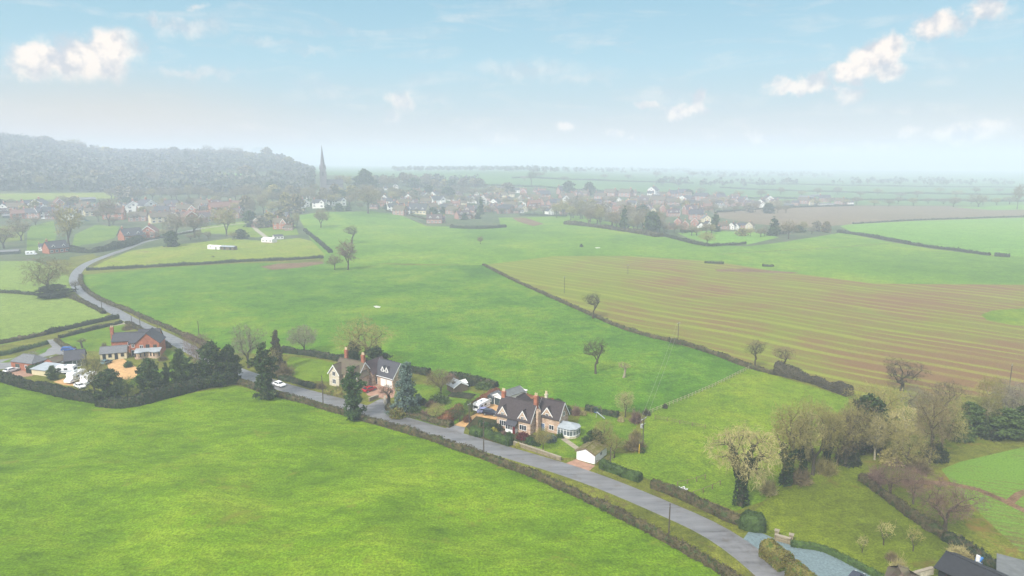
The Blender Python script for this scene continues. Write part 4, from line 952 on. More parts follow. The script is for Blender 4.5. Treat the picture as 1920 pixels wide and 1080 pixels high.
walls(g, 0, L, 0, 5, 2.4, 4.2, 'x', M_cream); roof(g, 0, L, 0, 5, 2.4, 4.2, 'x', M_slatel, .25, .14)
for i, x_ in enumerate((1.5, 3.6, 5.8, 8.0)): opening(g, 'f', x_ * L / 9.5, .1 if i in (0, 2) else .9, .9, 2.0 if i in (0, 2) else 1.1, 1, mf=M_grn, name='door' if i in (0, 2) else 'window', pos=0)
g, L = frame('slate_barn', (122, 690), (160, 686), 'black slate roofed barn with a pale blue lean to roof, behind the white caravans', 'barn')
walls(g, 0, L, 0, 7, 2.5, 5.0, 'x', M_grn); roof(g, 0, L, 0, 7, 2.5, 5.0, 'x', M_slate, .3, .14)
MB().box(-4.5, -.4, .3, 5.5, -.6, 2.1).make('lean_to', M_cream, g); MB().slab([(-4.8, 0, 2.1), (-.35, 0, 2.1), (-.35, 5.8, 3.0), (-4.8, 5.8, 3.0)], .1).make('lean_to_roof', M_lead, g)
opening(g, 'f', L * .6, .1, 2.4, 2.0, 2, mp=M_grn, name='door', pos=0)
g, L = frame('open_shed', (60, 702), (88, 706), 'flat blue roofed shelter inside the corner of the dark hedge', 'shed')
MB().box(0, L, 0, 5, -.6, 1.9).make('wall', M_cream, g); MB().slab([(-.3, -.4, 1.9), (L + .3, -.4, 1.9), (L + .3, 5.5, 2.7), (-.3, 5.5, 2.7)], .12).make('roof', M_lead, g)
g, L = frame('brick_barn', (22, 692), (62, 697), 'red brick barn with a rounded grey roof beside the left hand drive', 'barn')
walls(g, 0, L, 0, 6, 2.9, 2.92, 'x', M_brick); roof(g, 0, L, 0, 6, 2.9, 4.7, 'x', M_slatel, .3, .15, None, hip0=2.4, hip1=2.4)
walls(g, L - .2, L + 5, 4, 9, 2.4, 3.6, 'y', M_brick); roof(g, L - .2, L + 5, 4, 9, 2.4, 3.6, 'y', M_brown, .2, .14)
opening(g, 'f', L * .3, .1, 1.8, 2.0, 2, mf=M_timber, mp=M_grn, name='door', pos=0); opening(g, 'f', L * .7, 1.0, 1.0, 1.0, 2, pos=0)

# ---- bottom right corner: black roofed barn, small pavilion and a brown roof
g, L = frame('black_barn', (1760, 1090), (1840, 1128), 'long black roofed timber barn at the lower right corner, nearest the lawn', 'barn')
walls(g, -.2, L + 12, 0, 6.4, 2.6, 3.9, 'x', M_black); roof(g, -.2, L + 12, 0, 6.4, 2.6, 3.9, 'x', M_black, .7, .16, None)
opening(g, 'f', 2.0, .1, 1.8, 2.0, 2, mf=M_red_door, pos=0, name='door')
g, L = frame('garden_cabin', (1868, 1098), (1915, 1112), 'small dark cabin with a flat grey felt roof behind the black roofed barn', 'shed')
MB().box(0, 3.4, 0, 6.5, -.5, 2.3).make('wall', M_black, g); MB().box(-.25, 3.65, -.25, 6.75, 2.3, 2.48).make('roof', M_felt, g)
opening(g, 'l', 3.0, 1.0, 2.4, .8, 3, pos=0); opening(g, 'f', 1.7, .1, .9, 2.0, 1, mp=M_grn, name='door', pos=0)
g, L = frame('brown_roofed_lodge', (1652, 1128), (1712, 1148), 'brown pyramid roofed lodge at the bottom edge beside the blue grey drive', 'house')
walls(g, 0, L, 0, 7, 2.5, 2.52, 'x', M_stone); roof(g, 0, L, 0, 7, 2.5, 5.0, 'x', M_brown, .3, .16, None, hip0=3.3, hip1=3.3)

# ---- church with its tall spire
def church():
    x, y = G(607, 356); g = empty('church', x, y, None, math.radians(14), 'church with a tall tapering stone spire rising above the village trees', 'church')
    top = top_z(x, y, 271) - h1(x, y); w = 10 * mpp(x, y) * .52; th = top * .47
    MB().box(-w, w, -w, w, -2, th).make('tower', M_church, g)
    sp = MB(); k = 8; V = [(w * 1.02 * math.cos(math.pi / 8 + i * math.pi / 4), w * 1.02 * math.sin(math.pi / 8 + i * math.pi / 4), th) for i in range(k)] + [(0, 0, top)]
    sp.add(V, [[i, (i + 1) % k, 8] for i in range(k)] + [list(range(7, -1, -1))]); sp.make('spire', M_church, g)
    for a in (-1, 1):
        for b in (-1, 1):
            MB().add([(a * w * .98 + c, b * w * .98 + d, th - 1) for c, d in ((-1, -1), (1, -1), (1, 1), (-1, 1))] + [(a * w * .98, b * w * .98, th + 7)], [[0, 1, 4], [1, 2, 4], [2, 3, 4], [3, 0, 4], [3, 2, 1, 0]]).make('pinnacle', M_church, g)
            MB().box(a * w - .9, a * w + .9, b * w - .9, b * w + .9, -2, th * .86).make('buttress', M_church, g)
    for f_, po in (('f', -w), ('r', w), ('l', -w)): opening(g, f_, 0, th * .66, 2.4, th * .2, 2, mf=M_church, pos=po, fr=.3)
    walls(g, w, w + 26, -5.5, 5.5, 9, 16, 'x', M_church, -2); roof(g, w, w + 26, -5.5, 5.5, 9, 16, 'x', M_slate, .4, .3)
    walls(g, w + 8, w + 16, -12, -5, 7, 13, 'y', M_church, -2); roof(g, w + 8, w + 16, -12, -4, 7, 13, 'y', M_slate, .4, .3)
    opening(g, 'f', w + 12, 2, 3, 7, 3, mf=M_church, pos=-12, fr=.3)
church()

# ------------------------------------------------------------------ village house templates: front looks to -y
def vh(key, name, w, d, e, r, axis, mw, mr, wins=2, chim=(0,), barge=None, cross=None, dorm=0, storeys=2, cm=None, trim=None, hip=0):
    g = empty(name, 0, -600, 0)
    walls(g, 0, w, 0, d, e, r, axis, mw, -2); roof(g, 0, w, 0, d, e, r, axis, mr, .4, .2, barge, hip0=hip, hip1=hip)
    if cross:
        a, b = cross; walls(g, a, b, -1.6, d * .5, e, r - .5, 'y', mw, -2); roof(g, a, b, -1.6, d * .5, e, r - .5, 'y', mr, .35, .2, barge or M_paint)
        opening(g, 'f', (a + b) / 2, e - .6, 1.5, 1.3, 2, pos=-1.6, fr=.14); opening(g, 'f', (a + b) / 2, .8, 1.7, 1.4, 2, pos=-1.6, fr=.14)
    for i in range(wins):
        x = w * (i + .5) / wins
        if cross and cross[0] - .8 < x < cross[1] + .8: continue
        opening(g, 'f', x, .8, 1.5, 1.3, 2, pos=0, fr=.14)
        if storeys > 1: opening(g, 'f', x, e - 1.7, 1.4, 1.2, 2, pos=0, fr=.14)
    if axis == 'y' and storeys > 1 and wins <= 2: opening(g, 'f', w / 2, e + .2, 1.1, 1.1, 1, pos=0, fr=.14)
    opening(g, 'r', d / 2, e - 1.6, 1.2, 1.2, 1, pos=w, fr=.14)
    for i in range(dorm): dormer(g, w * (i + .5) / dorm, 1.8, .5, e, e + 1.2, e + 2.2, 2.0, M_white, mr, 1, True, .9, .9)
    for c in chim: chimney(g, w * c if axis == 'x' else w / 2, d / 2 if axis == 'x' else d * c, r - 1.2, r + 1.5, 1.0, .8, 2, cm or M_brick)
    g['W'] = float(w); TPL[key] = g
vh('white', 'white_house', 10, 7, 5, 7.8, 'x', M_white, M_slate, 3, (.02, .98), M_paint)
vh('whiteg', 'white_gabled_house', 8, 10, 5, 8.4, 'y', M_white, M_slate, 2, (.5,), M_paint)
vh('whitex', 'white_gabled_house', 11, 7, 5, 8, 'x', M_white, M_slate, 3, (.1,), M_paint, (6.2, 10.2))
vh('whitelow', 'white_bungalow', 14, 7, 2.6, 4.2, 'x', M_white, M_slatel, 4, (.5,), None, storeys=1)
vh('flatwhite', 'white_flat_roofed_house', 16, 9, 4.4, 4.9, 'x', M_white, M_lead, 5, (), None, storeys=2)
vh('red', 'red_brick_house', 11, 7.5, 5, 8, 'x', M_brick, M_redt, 3, (.02, .98), None)
vh('redg', 'red_brick_gabled_house', 8, 10, 5, 9, 'y', M_brick, M_redt, 2, (.5,), M_paint)
vh('redx', 'red_brick_gabled_house', 13, 8, 5.2, 8.6, 'x', M_brick, M_brown, 3, (.2,), M_paint, (7.5, 12))
vh('pinkx', 'pink_brick_gabled_house', 12, 8, 5, 8.2, 'x', M_brickp, M_mauve, 3, (.15, .9), M_paint, (1.5, 6))
vh('slate', 'brick_house', 12, 8, 5, 8.4, 'x', M_brickp, M_slate, 3, (.05,), None)
vh('brown', 'brown_roofed_house', 11, 8, 4.6, 7.8, 'x', M_brickp, M_brown, 3, (.9,), None)
vh('mauve', 'mauve_roofed_house', 13, 8, 4, 7.4, 'x', M_brickp, M_mauve, 4, (.3,), None, dorm=2, storeys=1)
vh('cream', 'cream_house', 10, 8, 4.8, 7.8, 'x', M_cream, M_brown, 3, (.1,), None)
vh('creamg', 'cream_gabled_house', 8, 9, 4.6, 7.8, 'y', M_cream, M_slatel, 2, (.5,), None)
vh('stoneg', 'stone_gabled_house', 9, 10, 5, 9, 'y', M_stonel, M_brown, 2, (.3,), None)
vh('timber', 'timber_framed_house', 11, 9, 4.8, 9.4, 'y', M_white, M_slate, 2, (.3,), M_timber)
vh('shed', 'long_shed', 22, 9, 3, 4.6, 'x', M_grn, M_slatel, 0, (), None, storeys=1)
vh('bluebarn', 'long_slate_roofed_house', 20, 9, 3.6, 9, 'x', M_cream, M_slate, 6, (.01,), None, storeys=1, dorm=3)
vh('velux', 'dark_roofed_house', 13, 8, 3.4, 7.6, 'x', M_brick, M_slate, 4, (.1,), None, storeys=1, dorm=2)
def vplace(key, u, v, wpx, label, group=None, rot=0, hs=1.0, cat='house'):
    t = TPL[key]; o = copy_tree(t); x, y = G(u, v)
    s = wpx * mpp(x, y) / t['W'] / max(.55, abs(math.cos(rot)))
    o.scale = (s, s * (1 if s < 1.6 else .8), max(.7, s) * hs if s < 1.5 else s * .8 * hs)
    ang = -math.atan2(x, y) + rot; o.rotation_euler = (0, 0, ang)
    w = t['W'] * s; o.location = (x - math.cos(ang) * w / 2, y - math.sin(ang) * w / 2, h1(x, y))
    if 'W' in o: del o['W']
    return tag(o, label, cat, group)

# ------------------------------------------------------------------ vehicles
def car(name, mb_, kind='hatch'):
    g = empty(name, 0, -800, 0); Lc, Wc, Hc = 4.2, 1.76, 1.46
    low = [(-2.1, .35), (2.05, .35), (2.1, .62), (1.95, .80), (1.05, .93), (-1.95, .96), (-2.1, .75)]
    cab = [(1.05, .92), (.35, 1.38), (-1.15, 1.44), (-1.9, .95)] if kind != 'estate' else [(1.05, .92), (.35, 1.5), (-1.75, 1.5), (-2.02, .95)]
    b = MB(); 
    def taper(prof, w0, w1, z0, z1):
        V = []; k = len(prof)
        for s_ in (-1, 1):
            for x, z in prof: w = w0 + (w1 - w0) * min(1, max(0, (z - z0) / (z1 - z0))); V.append((x, s_ * w, z))
        return V, [list(range(k)), list(range(2 * k - 1, k - 1, -1))] + [[i, i + k, (i + 1) % k + k, (i + 1) % k] for i in range(k)]
    b.add(*taper(low, .84, .88, .35, .9)); b.add(*taper([(x * .985, z + .012) for x, z in cab], .82, .62, .92, 1.44))
    bo = b.make('body', mb_, g)
    gl = MB()
    sd_ = [(.93, .97), (.32, 1.32), (-1.05, 1.36), (-1.62, 1.0)] if kind != 'estate' else [(.93, .97), (.32, 1.42), (-1.6, 1.42), (-1.8, 1.0)]
    k = 4
    for s_ in (-1, 1):
        V = [(x, s_ * ((.82 + (.62 - .82) * (z - .92) / .52) + .012), z) for x, z in sd_]; gl.add(V, [[0, 1, 2, 3] if s_ < 0 else [3, 2, 1, 0]])
    gl.add([(1.02, -.72, .96), (1.02, .72, .96), (.40, .58, 1.36), (.40, -.58, 1.36)], [[0, 1, 2, 3]])
    gl.add([(-1.9, -.7, 1.0), (-1.9, .7, 1.0), (-1.24, .56, 1.4), (-1.24, -.56, 1.4)] if kind != 'estate' else [(-2.02, -.7, 1.02), (-2.02, .7, 1.02), (-1.8, .56, 1.46), (-1.8, -.56, 1.46)], [[3, 2, 1, 0]])
    gl.make('windows', M_glass, g)
    for x in (-1.3, 1.3):
        for s_ in (-1, 1): wo = MB().tube((x, s_ * .70, .32), (x, s_ * .90, .32), .32, k=12).make('wheel', M_tyre, g); MB().tube((x, s_ * .895, .32), (x, s_ * .915, .32), .19, k=10).make('rim', M_steel, wo)
    for s_ in (-1, 1): MB().box(1.98, 2.12, s_ * .62 - .14, s_ * .62 + .14, .62, .76).make('headlight', M_lamp, g)
    g['W'] = 4.2; return g
TPL['car_white'] = car('parked_car', M_cwhite); TPL['car_blue'] = car('parked_car', M_cblue, 'estate'); TPL['car_red'] = car('parked_car', M_cred)
TPL['car_navy'] = car('parked_car', M_cnavy, 'estate'); TPL['car_teal'] = car('parked_car', M_cteal); TPL['car_lilac'] = car('parked_car', M_clilac)
def carplace(key, u, v, heading, label, name='parked_car', s=1.08, group=None, cat='car'):
    o = copy_tree(TPL[key]); x, y = G(u, v); o.location = (x, y, h1(x, y) + .02); o.rotation_euler = (0, 0, heading); o.scale = (s, s, s); o.name = name
    if 'W' in o: del o['W']
    return tag(o, label, cat, group)
def van(name, L_, W_, H_, cabless=True, key=None):
    g = empty(name, 0, -800, 0)
    if cabless: prof = [(-L_ / 2, .5), (L_ / 2 - .1, .5), (L_ / 2, 1.2), (L_ / 2 - .35, H_ - .1), (L_ / 2 - .8, H_), (-L_ / 2 + .5, H_), (-L_ / 2 + .05, H_ - .3)]
    else: prof = [(-L_ / 2, .45), (L_ / 2, .45), (L_ / 2, 1.05), (L_ / 2 - .8, 1.35), (L_ / 2 - 1.25, 2.05), (L_ / 2 - .9, 2.4), (L_ / 2 - 1.5, H_), (-L_ / 2, H_ - .1)]
    b = MB().ext(prof, -W_ / 2, W_ / 2).make('body', M_cwhite, g)
    w = MB()
    for s_ in (-1, 1):
        for x0, x1 in ((-L_ * .36, -L_ * .16), (-L_ * .02, L_ * .16)): w.box(x0, x1, s_ * W_ / 2 - .02, s_ * W_ / 2 + .02, 1.35, 1.95)
    w.box(-L_ / 2 - .02, -L_ / 2 + .1, -W_ * .3, W_ * .3, 1.3, 1.95)
    if not cabless: w.add([(L_ / 2 - .82, -W_ * .42, 1.38), (L_ / 2 - .82, W_ * .42, 1.38), (L_ / 2 - 1.24, W_ * .42, 2.03), (L_ / 2 - 1.24, -W_ * .42, 2.03)], [[0, 1, 2, 3]])
    else: w.box(L_ / 2 - .2, L_ / 2 - .02, -W_ * .35, W_ * .35, 1.3, 1.9)
    w.make('windows', M_glass, g)
    MB().box(-L_ * .1, L_ * .05, -.3, .3, H_, H_ + .12).make('roof_vent', M_glass, g)
    MB().box(-L_ * .48, L_ * .44, -W_ / 2 - .015, W_ / 2 + .015, .95, 1.08).make('stripe', M_cblue, g)
    for x in ((0,) if cabless else (-L_ * .28, L_ * .3)):
        for s_ in (-1, 1): MB().tube((x, s_ * (W_ / 2 - .25), .34), (x, s_ * (W_ / 2 - .02), .34), .34, k=12).make('wheel', M_tyre, g)
    g['W'] = L_; return g
TPL['caravan'] = van('caravan', 5.6, 2.2, 2.6); TPL['motorhome'] = van('motorhome', 6.6, 2.25, 2.9, False)

# ================================================================== PLACEMENT
_o1 = ['', 'first', 'second', 'third', 'fourth', 'fifth', 'sixth', 'seventh', 'eighth', 'ninth', 'tenth', 'eleventh', 'twelfth', 'thirteenth', 'fourteenth', 'fifteenth', 'sixteenth', 'seventeenth', 'eighteenth', 'nineteenth', 'twentieth']
ORD = _o1 + [f'{t_}-{_o1[i]}' if i else u_ for t_, u_ in (('twenty', 'twentieth'), ('thirty', 'thirtieth'), ('forty', 'fortieth')) for i in range(10)][1:]
AUTO = []
def auto(o, u, desc, where, group): AUTO.append((desc, where, u, o)); o['group'] = group; return o
def finish_auto():
    d = {}
    for desc, where, u, o in AUTO: d.setdefault((desc, where), []).append((u, o))
    for (desc, where), L in d.items():
        L.sort(key=lambda q: q[0])
        for i, (u, o) in enumerate(L):
            k = len(L)
            if k == 1: o['label'] = f'{desc} {where}'
            elif i < (k + 1) // 2 or False: o['label'] = f'{desc} {where}, {ORD[i + 1]} from the left'
            else: o['label'] = f'{desc} {where}, {ORD[k - i]} from the right'

# ---- hedges
hedge([(440, 716), (470, 726), (500, 738), (560, 752), (620, 770), (680, 787), (740, 804), (800, 822), (900, 857), (1000, 893), (1100, 938), (1200, 988), (1300, 1042), (1400, 1104)], 1.5, 1.5, M_hedB, 'long brown green field hedge running along the near side of the road', size=.24, per=60)
hedge([(-60, 700), (0, 712), (60, 730), (120, 743), (190, 756)], 2.9, 2.6, M_hedD, 'thick dark evergreen hedge at the far left edge of the near pasture', size=.32, per=46)
hedge([(190, 758), (240, 764), (290, 752), (340, 738), (390, 724), (445, 716)], 3.4, 3.6, M_hedD, 'tall dark overgrown hedge behind the near pasture below the evergreen trees', size=.36, per=46, wild=.6)
hedge([(163, 507), (230, 504), (300, 500), (380, 496), (450, 491), (530, 488), (606, 484)], 1.9, 2.2, M_hedD, 'straight dark hedge between the yellow paddock and the green pasture', size=.5, per=12)
hedge([(152, 518), (150, 530), (165, 549), (200, 569), (240, 583), (290, 606), (340, 628), (385, 648)], 1.5, 1.8, M_hedB, 'brown hedge between the curving road and the middle green pasture', size=.36, per=22)
hedge([(532, 660), (570, 665), (605, 670), (640, 677), (668, 683)], 2.1, 2.2, M_hedD, 'dark hedge behind the round pale tree beside the cottage lawn', size=.32, per=34)
hedge([(738, 692), (770, 697), (805, 704)], 2.2, 2.2, M_hedD, 'short dark hedge behind the garage house roof', size=.32, per=34)
hedge([(845, 706), (870, 713), (900, 720), (930, 727)], 2.2, 2.0, M_hedD, 'dark hedge between the potting shed and the pasture', size=.32, per=34)
hedge([(906, 497), (950, 520), (1000, 543), (1060, 570), (1110, 592), (1160, 614), (1210, 630), (1255, 640)], 1.3, 1.5, M_hedB, 'long brown hedge along the left edge of the striped stubble field', size=.36, per=24)
hedge([(1258, 641), (1300, 651), (1350, 669), (1405, 690), (1450, 702)], 1.5, 1.7, M_hedB, 'lower brown hedge from the field pole to the two oaks', size=.32, per=30)
hedge([(1455, 700), (1490, 708), (1530, 720), (1570, 735), (1592, 742)], 3.2, 3.6, M_twD, 'tall ragged leafless hedge right of the two oaks', size=.3, per=70, wild=.7)
hedge([(525, 711), (560, 720), (590, 728)], 1.5, 1.6, M_hedD, 'roadside hedge just right of the white moving car', size=.28, per=44)
hedge([(612, 736), (640, 743), (672, 752)], 1.6, 2.2, M_hedY, 'overgrown roadside hedge in front of the stone cottage', size=.28, per=44, wild=.6)
hedge([(728, 768), (760, 778), (800, 788), (846, 800)], 1.5, 1.9, M_hedB, 'brown roadside hedge below the blue cedar', size=.26, per=50, wild=.5)
hedge([(886, 812), (905, 818)], 1.9, 2.4, M_hedG, 'rounded green hedge end beside the orange gravel drive', size=.2, per=90, wild=.15, ds=.5)
hedge([(909, 816), (930, 824), (958, 835)], 1.9, 2.3, M_hedG, 'clipped green hedge beside the road in front of the big stone house', size=.2, per=90, wild=.08)
hedge([(1128, 876), (1160, 888), (1200, 902)], 2.0, 2.2, M_hedG, 'clipped dark green hedge at the roadside right of the white garage', size=.2, per=90, wild=.06)
hedge([(1224, 913), (1270, 930), (1320, 953), (1370, 978), (1392, 984)], 2.0, 2.0, M_hedB, 'clipped brown hedge along the road below the big ivy clad willow', size=.2, per=90, wild=.06)
hedge([(1396, 984), (1412, 990), (1428, 990)], 3.0, 4.4, M_hedG, 'round topped green hedge end above the blue grey driveway', size=.22, per=90, wild=.12, ds=.7)
hedge([(1438, 1040), (1460, 1058), (1474, 1068)], 3.2, 3.6, M_hedY, 'tall clipped straw topped hedge between road and blue grey drive', size=.2, per=110, wild=.06, ds=.8)
hedge([(1486, 1078), (1510, 1100), (1540, 1126)], 3.0, 3.2, M_hedY, 'second straw topped hedge block at the bottom edge beside the drive', size=.2, per=110, wild=.06, ds=.8)
hedge([(1484, 1024), (1520, 1028), (1548, 1034), (1580, 1050), (1612, 1066), (1650, 1086), (1690, 1110)], 1.2, .9, M_hedG, 'low neatly clipped hedge curving along the blue grey drive', size=.15, per=110, wild=.04)
hedge([(1616, 900), (1650, 926), (1690, 956), (1730, 984), (1770, 1010)], 1.7, 1.8, M_hedB, 'brown hedge under the two mauve trees', size=.24, per=60, wild=.4)
hedge([(1775, 1012), (1810, 1034), (1850, 1060), (1900, 1090), (1960, 1130)], 1.8, 2.0, M_hedD, 'dark hedge running behind the black roofed barn', size=.24, per=60, wild=.4)
hedge([(-40, 547), (20, 549), (60, 553), (100, 556)], 1.5, 1.6, M_hedD, 'thin dark hedge dividing the two pale fields at far left', size=.36, per=20)
hedge([(135, 558), (165, 572), (195, 588)], 1.6, 1.8, M_hedB, 'short brown hedge on the left verge below the road bend', size=.34, per=26)
hedge([(-60, 655), (0, 645), (40, 637), (85, 628)], 1.6, 1.8, M_hedB, 'brown hedge along the left end of the lane', size=.3, per=34)
hedge([(87, 627), (130, 617), (175, 606), (222, 597)], 1.8, 1.9, M_hedD, 'dark green hedge along the lane up to the road junction', size=.3, per=36)
hedge([(-60, 676), (0, 668), (40, 658), (88, 645)], 1.5, 1.7, M_hedG, 'green hedge on the near side of the lane at left', size=.3, per=34)
hedge([(112, 634), (140, 627), (180, 617), (228, 606)], 1.4, 1.6, M_hedD, 'garden hedge between the lane and the brick house lawn', size=.3, per=36)
hedge([(106, 638), (115, 648), (140, 657)], 1.2, 1.5, M_hedB, 'short brown hedge curving round the blue estate car', size=.26, per=44)
hedge([(238, 606), (262, 618), (290, 634), (318, 652)], 1.4, 1.5, M_hedB, 'brown hedge between the road and the orange brick house', size=.28, per=40)
hedge([(55, 700), (75, 694), (97, 686)], 2.4, 2.4, M_ever, 'arched dark conifer hedge behind the blue roofed shelter', size=.26, per=60, wild=.1)
hedge([(1572, 436), (1620, 442), (1660, 450), (1705, 458)], 2.6, 4, M_hedD, 'dark hedge at the near side of the bright far field', size=.9, per=5)
hedge([(1708, 459), (1750, 465), (1800, 471), (1854, 479)], 2.0, 2.6, M_hedD, 'right hand half of the hedge below the bright far field', size=.8, per=6)
hedge([(1866, 480), (1892, 482)], 2.4, 4, M_hedD, 'short dark hedge stub at the right of the far field hedge', size=.8, per=6)
hedge([(1236, 441), (1270, 449), (1300, 457), (1330, 462)], 2.6, 3.5, M_hedD, 'dark hedge slanting along the village edge below the red gabled houses', size=.9, per=6)
hedge([(1335, 462), (1360, 460), (1398, 458)], 2.0, 2.5, M_hedD, 'hedge under the bushy tree in front of the red gabled houses', size=.8, per=6)
hedge([(572, 433), (585, 444), (600, 456), (620, 474)], 2.4, 3.0, M_hedD, 'dark hedge slanting down to the two bare trees by the paddock', size=.7, per=8)
hedge([(845, 427), (880, 429), (915, 429), (948, 426)], 3.0, 3.2, M_hedD, 'dark hedge in front of the red roofed houses', size=.8, per=7)
hedge([(1322, 493), (1356, 495)], 1.6, 3.0, M_hedD, 'small isolated hedge clump left of centre in the far green pasture', size=.6, per=9)
hedge([(1430, 499), (1450, 500)], 1.6, 3.0, M_hedD, 'small isolated hedge clump above the bare soil strip', size=.6, per=9)
hedge([(130, 470), (165, 475), (200, 470), (235, 462), (262, 452)], 4.5, 8, M_hedD, 'deep belt of dark shrubs beside the far bend of the road', size=.9, per=7, wild=.7)
hedge([(262, 452), (300, 447), (345, 438), (375, 434)], 1.6, 2.2, M_hedB, 'brown garden hedge below the red brick gable at left', size=.6, per=12)
hedge([(1280, 436), (1322, 432)], 3.0, 6, M_ever, 'dark clipped hedge in front of the red gabled row', size=.8, per=8)
hedge([(1062, 420), (1100, 424), (1150, 430), (1200, 438), (1236, 444)], 3.5, 8, M_hedB, 'scrubby belt between the far pasture and the village', size=1.2, per=4, wild=.7)
hedge([(725, 396), (760, 402), (800, 412)], 2.0, 3, M_hedB, 'low hedge behind the pale fence line at the village edge', size=.8, per=6)
hedge([(975, 404), (1020, 405), (1062, 406)], 2.2, 3, M_hedD, 'hedge behind the bare soil patch at the village edge', size=.9, per=5)
hedge([(1345, 398), (1440, 391), (1520, 388), (1600, 386)], 2.2, 3, M_hedD, 'hedge line along the back of the ploughed field', size=1.2, per=3)
hedge([(1600, 420), (1720, 413), (1920, 407)], 1.6, 2, M_hedD, 'thin hedge between the ploughed field and the bright far field', size=.9, per=4)
# copper and mixed garden hedges round the stone house
hedge([(892, 768), (905, 758), (920, 746), (932, 738)], 2.4, 3.0, M_hedO, 'copper beech hedge slanting behind the caravan', size=.24, per=70, wild=.3)
hedge([(826, 794), (845, 786), (862, 776)], 2.4, 3.0, M_hedO, 'rusty copper hedge on the left of the orange gravel drive', size=.24, per=70, wild=.5)
hedge([(974, 748), (1000, 752), (1036, 760)], 2.0, 1.8, M_hedO, 'copper hedge between the stone house and the pasture', size=.24, per=60, wild=.2)
hedge([(1100, 768), (1125, 775), (1158, 782)], 1.5, 1.6, M_hedD, 'low dark hedge behind the swing frame', size=.24, per=60, wild=.3)
place('bush2', 1192, 792, 766, 34, 'rusty mauve thicket behind the transformer pole', cat='shrub', mats={'foliage': M_twR})
place('bush2', 1212, 778, 764, 22, 'small dark brush where the pale fence meets the garden', cat='shrub', mats={'foliage': M_twD}, rot=2)

# ---- near trees, each on its own
place('willow', 1388, 946, 784, 138, 'big straw coloured willow with an ivy covered trunk, nearest the road hedge', name='willow_tree')
place('tall', 1470, 908, 742, 92, 'tall bare tree with a slim ivy column, right of the big willow', name='ash_tree', mats={'crown': M_twO})
place('oak', 1524, 890, 742, 96, 'bare olive brown tree with ivied stem, second right of the willow', mats={'crown': M_twO})
place('dense', 1570, 872, 770, 80, 'dense brown leafless tree leaning over the mossy lawn', mats={'crown': M_twB})
place('ever2', 1622, 842, 742, 78, 'dark ivy green tree in the middle of the right hand clump')
place('dense', 1640, 820, 712, 110, 'wide olive topped tree rising behind the dark green tree', rot=1.0)
place('spiky', 1688, 842, 766, 92, 'pale spiky headed pollard among the trees above the mauve trees', name='pollard_tree')
place('dense', 1700, 878, 806, 96, 'low olive bushy tree below the pale spiky pollard', rot=2.0)
place('spiky', 1640, 862, 780, 50, 'smaller pale pollard leaning left beside the spiky one', name='pollard_tree', rot=2.4)
place('tall2', 1742, 868, 728, 84, 'brownish bare tree right of the pale spiky pollard', name='ash_tree', mats={'crown': M_twB, 'trunk': M_bark})
place('dense', 1765, 842, 752, 90, 'bushy olive bare tree on the grassy bank', rot=3)
place('oak2', 1690, 733, 676, 104, 'spreading dark oak standing in the edge of the stubble field')
place('oak2', 1772, 768, 716, 78, 'wide dark oak behind the bushy olive trees', rot=1.2)
place('tall2', 1848, 812, 702, 58, 'slender pale trunked ash above the crop field', name='ash_tree')
place('tall2', 1884, 800, 712, 64, 'second slender ash at the right edge below the pole', name='ash_tree', rot=2, mats={'crown': M_twG})
place('ever2', 1816, 812, 756, 62, 'round dark holly left of the slender pale ash', mats={'crown': M_everl})
place('ever', 1882, 818, 768, 76, 'olive green evergreen at the right edge above the crop field', mats={'crown': M_everl})
place('ever2', 1925, 816, 762, 60, 'half visible evergreen cut by the right picture edge', mats={'crown': M_everl})
place('thorn', 1772, 996, 900, 126, 'spreading mauve brown tree over the hedge beside the crop field', name='thorn_tree')
place('thorn', 1668, 936, 862, 78, 'smaller mauve tree at the top end of the lawn hedge', name='thorn_tree', rot=2)
place('thorn', 1712, 945, 874, 60, 'thin mauve tree between the two larger mauve trees', name='thorn_tree', rot=4)
place('small', 1657, 1022, 976, 42, 'small bare fruit tree in the middle of the mossy lawn', name='fruit_tree')
place('small', 1616, 1036, 1004, 30, 'smallest fruit tree, nearest the curving low hedge', name='fruit_tree', rot=1)
place('small', 1712, 1034, 986, 40, 'faint bare fruit tree right of the middle one on the mossy lawn', name='fruit_tree', rot=2, mats={'crown': M_twO})
place('bush', 1684, 1080, 1040, 46, 'pale spiky bush above the brown pyramid roof', cat='shrub', mats={'foliage': M_twP})
place('bush2', 1672, 1050, 1032, 30, 'small brown bush behind the pale spiky bush', cat='shrub')
place('bush', 1800, 1042, 1022, 56, 'straggly yellow green bush at the lawn hedge near the barn', cat='shrub', mats={'foliage': M_twP})
place('oak3', 1416, 690, 634, 40, 'ivy stemmed oak, left one of the pair at the field corner')
place('oak3', 1466, 700, 646, 50, 'round headed oak, right one of the pair at the field corner', rot=1, mats={'crown': M_twB})
place('oak3', 1112, 597, 545, 42, 'crooked oak in the hedge of the stubble field', rot=2)
place('oak3', 1117, 701, 630, 54, 'tall gnarled oak alone in the green pasture', rot=3, name='oak_tree')
place('pollard', 1169, 708, 678, 26, 'small pale pollard right of the lone gnarled oak', name='pollard_tree')
place('oak', 684, 690, 592, 118, 'broad olive oak behind the stone cottage', mats={'crown': M_twO})
place('ever2', 664, 690, 640, 38, 'dark evergreen left of the broad oak behind the cottage')
place('ever2', 706, 700, 650, 56, 'dark evergreen between the broad oak and the black slate roof', rot=2)
place('round', 570, 664, 608, 58, 'round pale grey tree in the hedge above the cottage lawn', name='round_tree')
place('dense', 466, 690, 603, 68, 'bare tan tree above the road left of the conifer', mats={'crown': M_twG}, rot=1)
place('column', 500, 748, 645, 46, 'ivy covered tree at the roadside left of the white car', name='ivy_clad_tree')
place('conifer', 520, 694, 620, 32, 'dull brown green conifer behind the roadside ivy tree', mats={'crown': M_hedB})
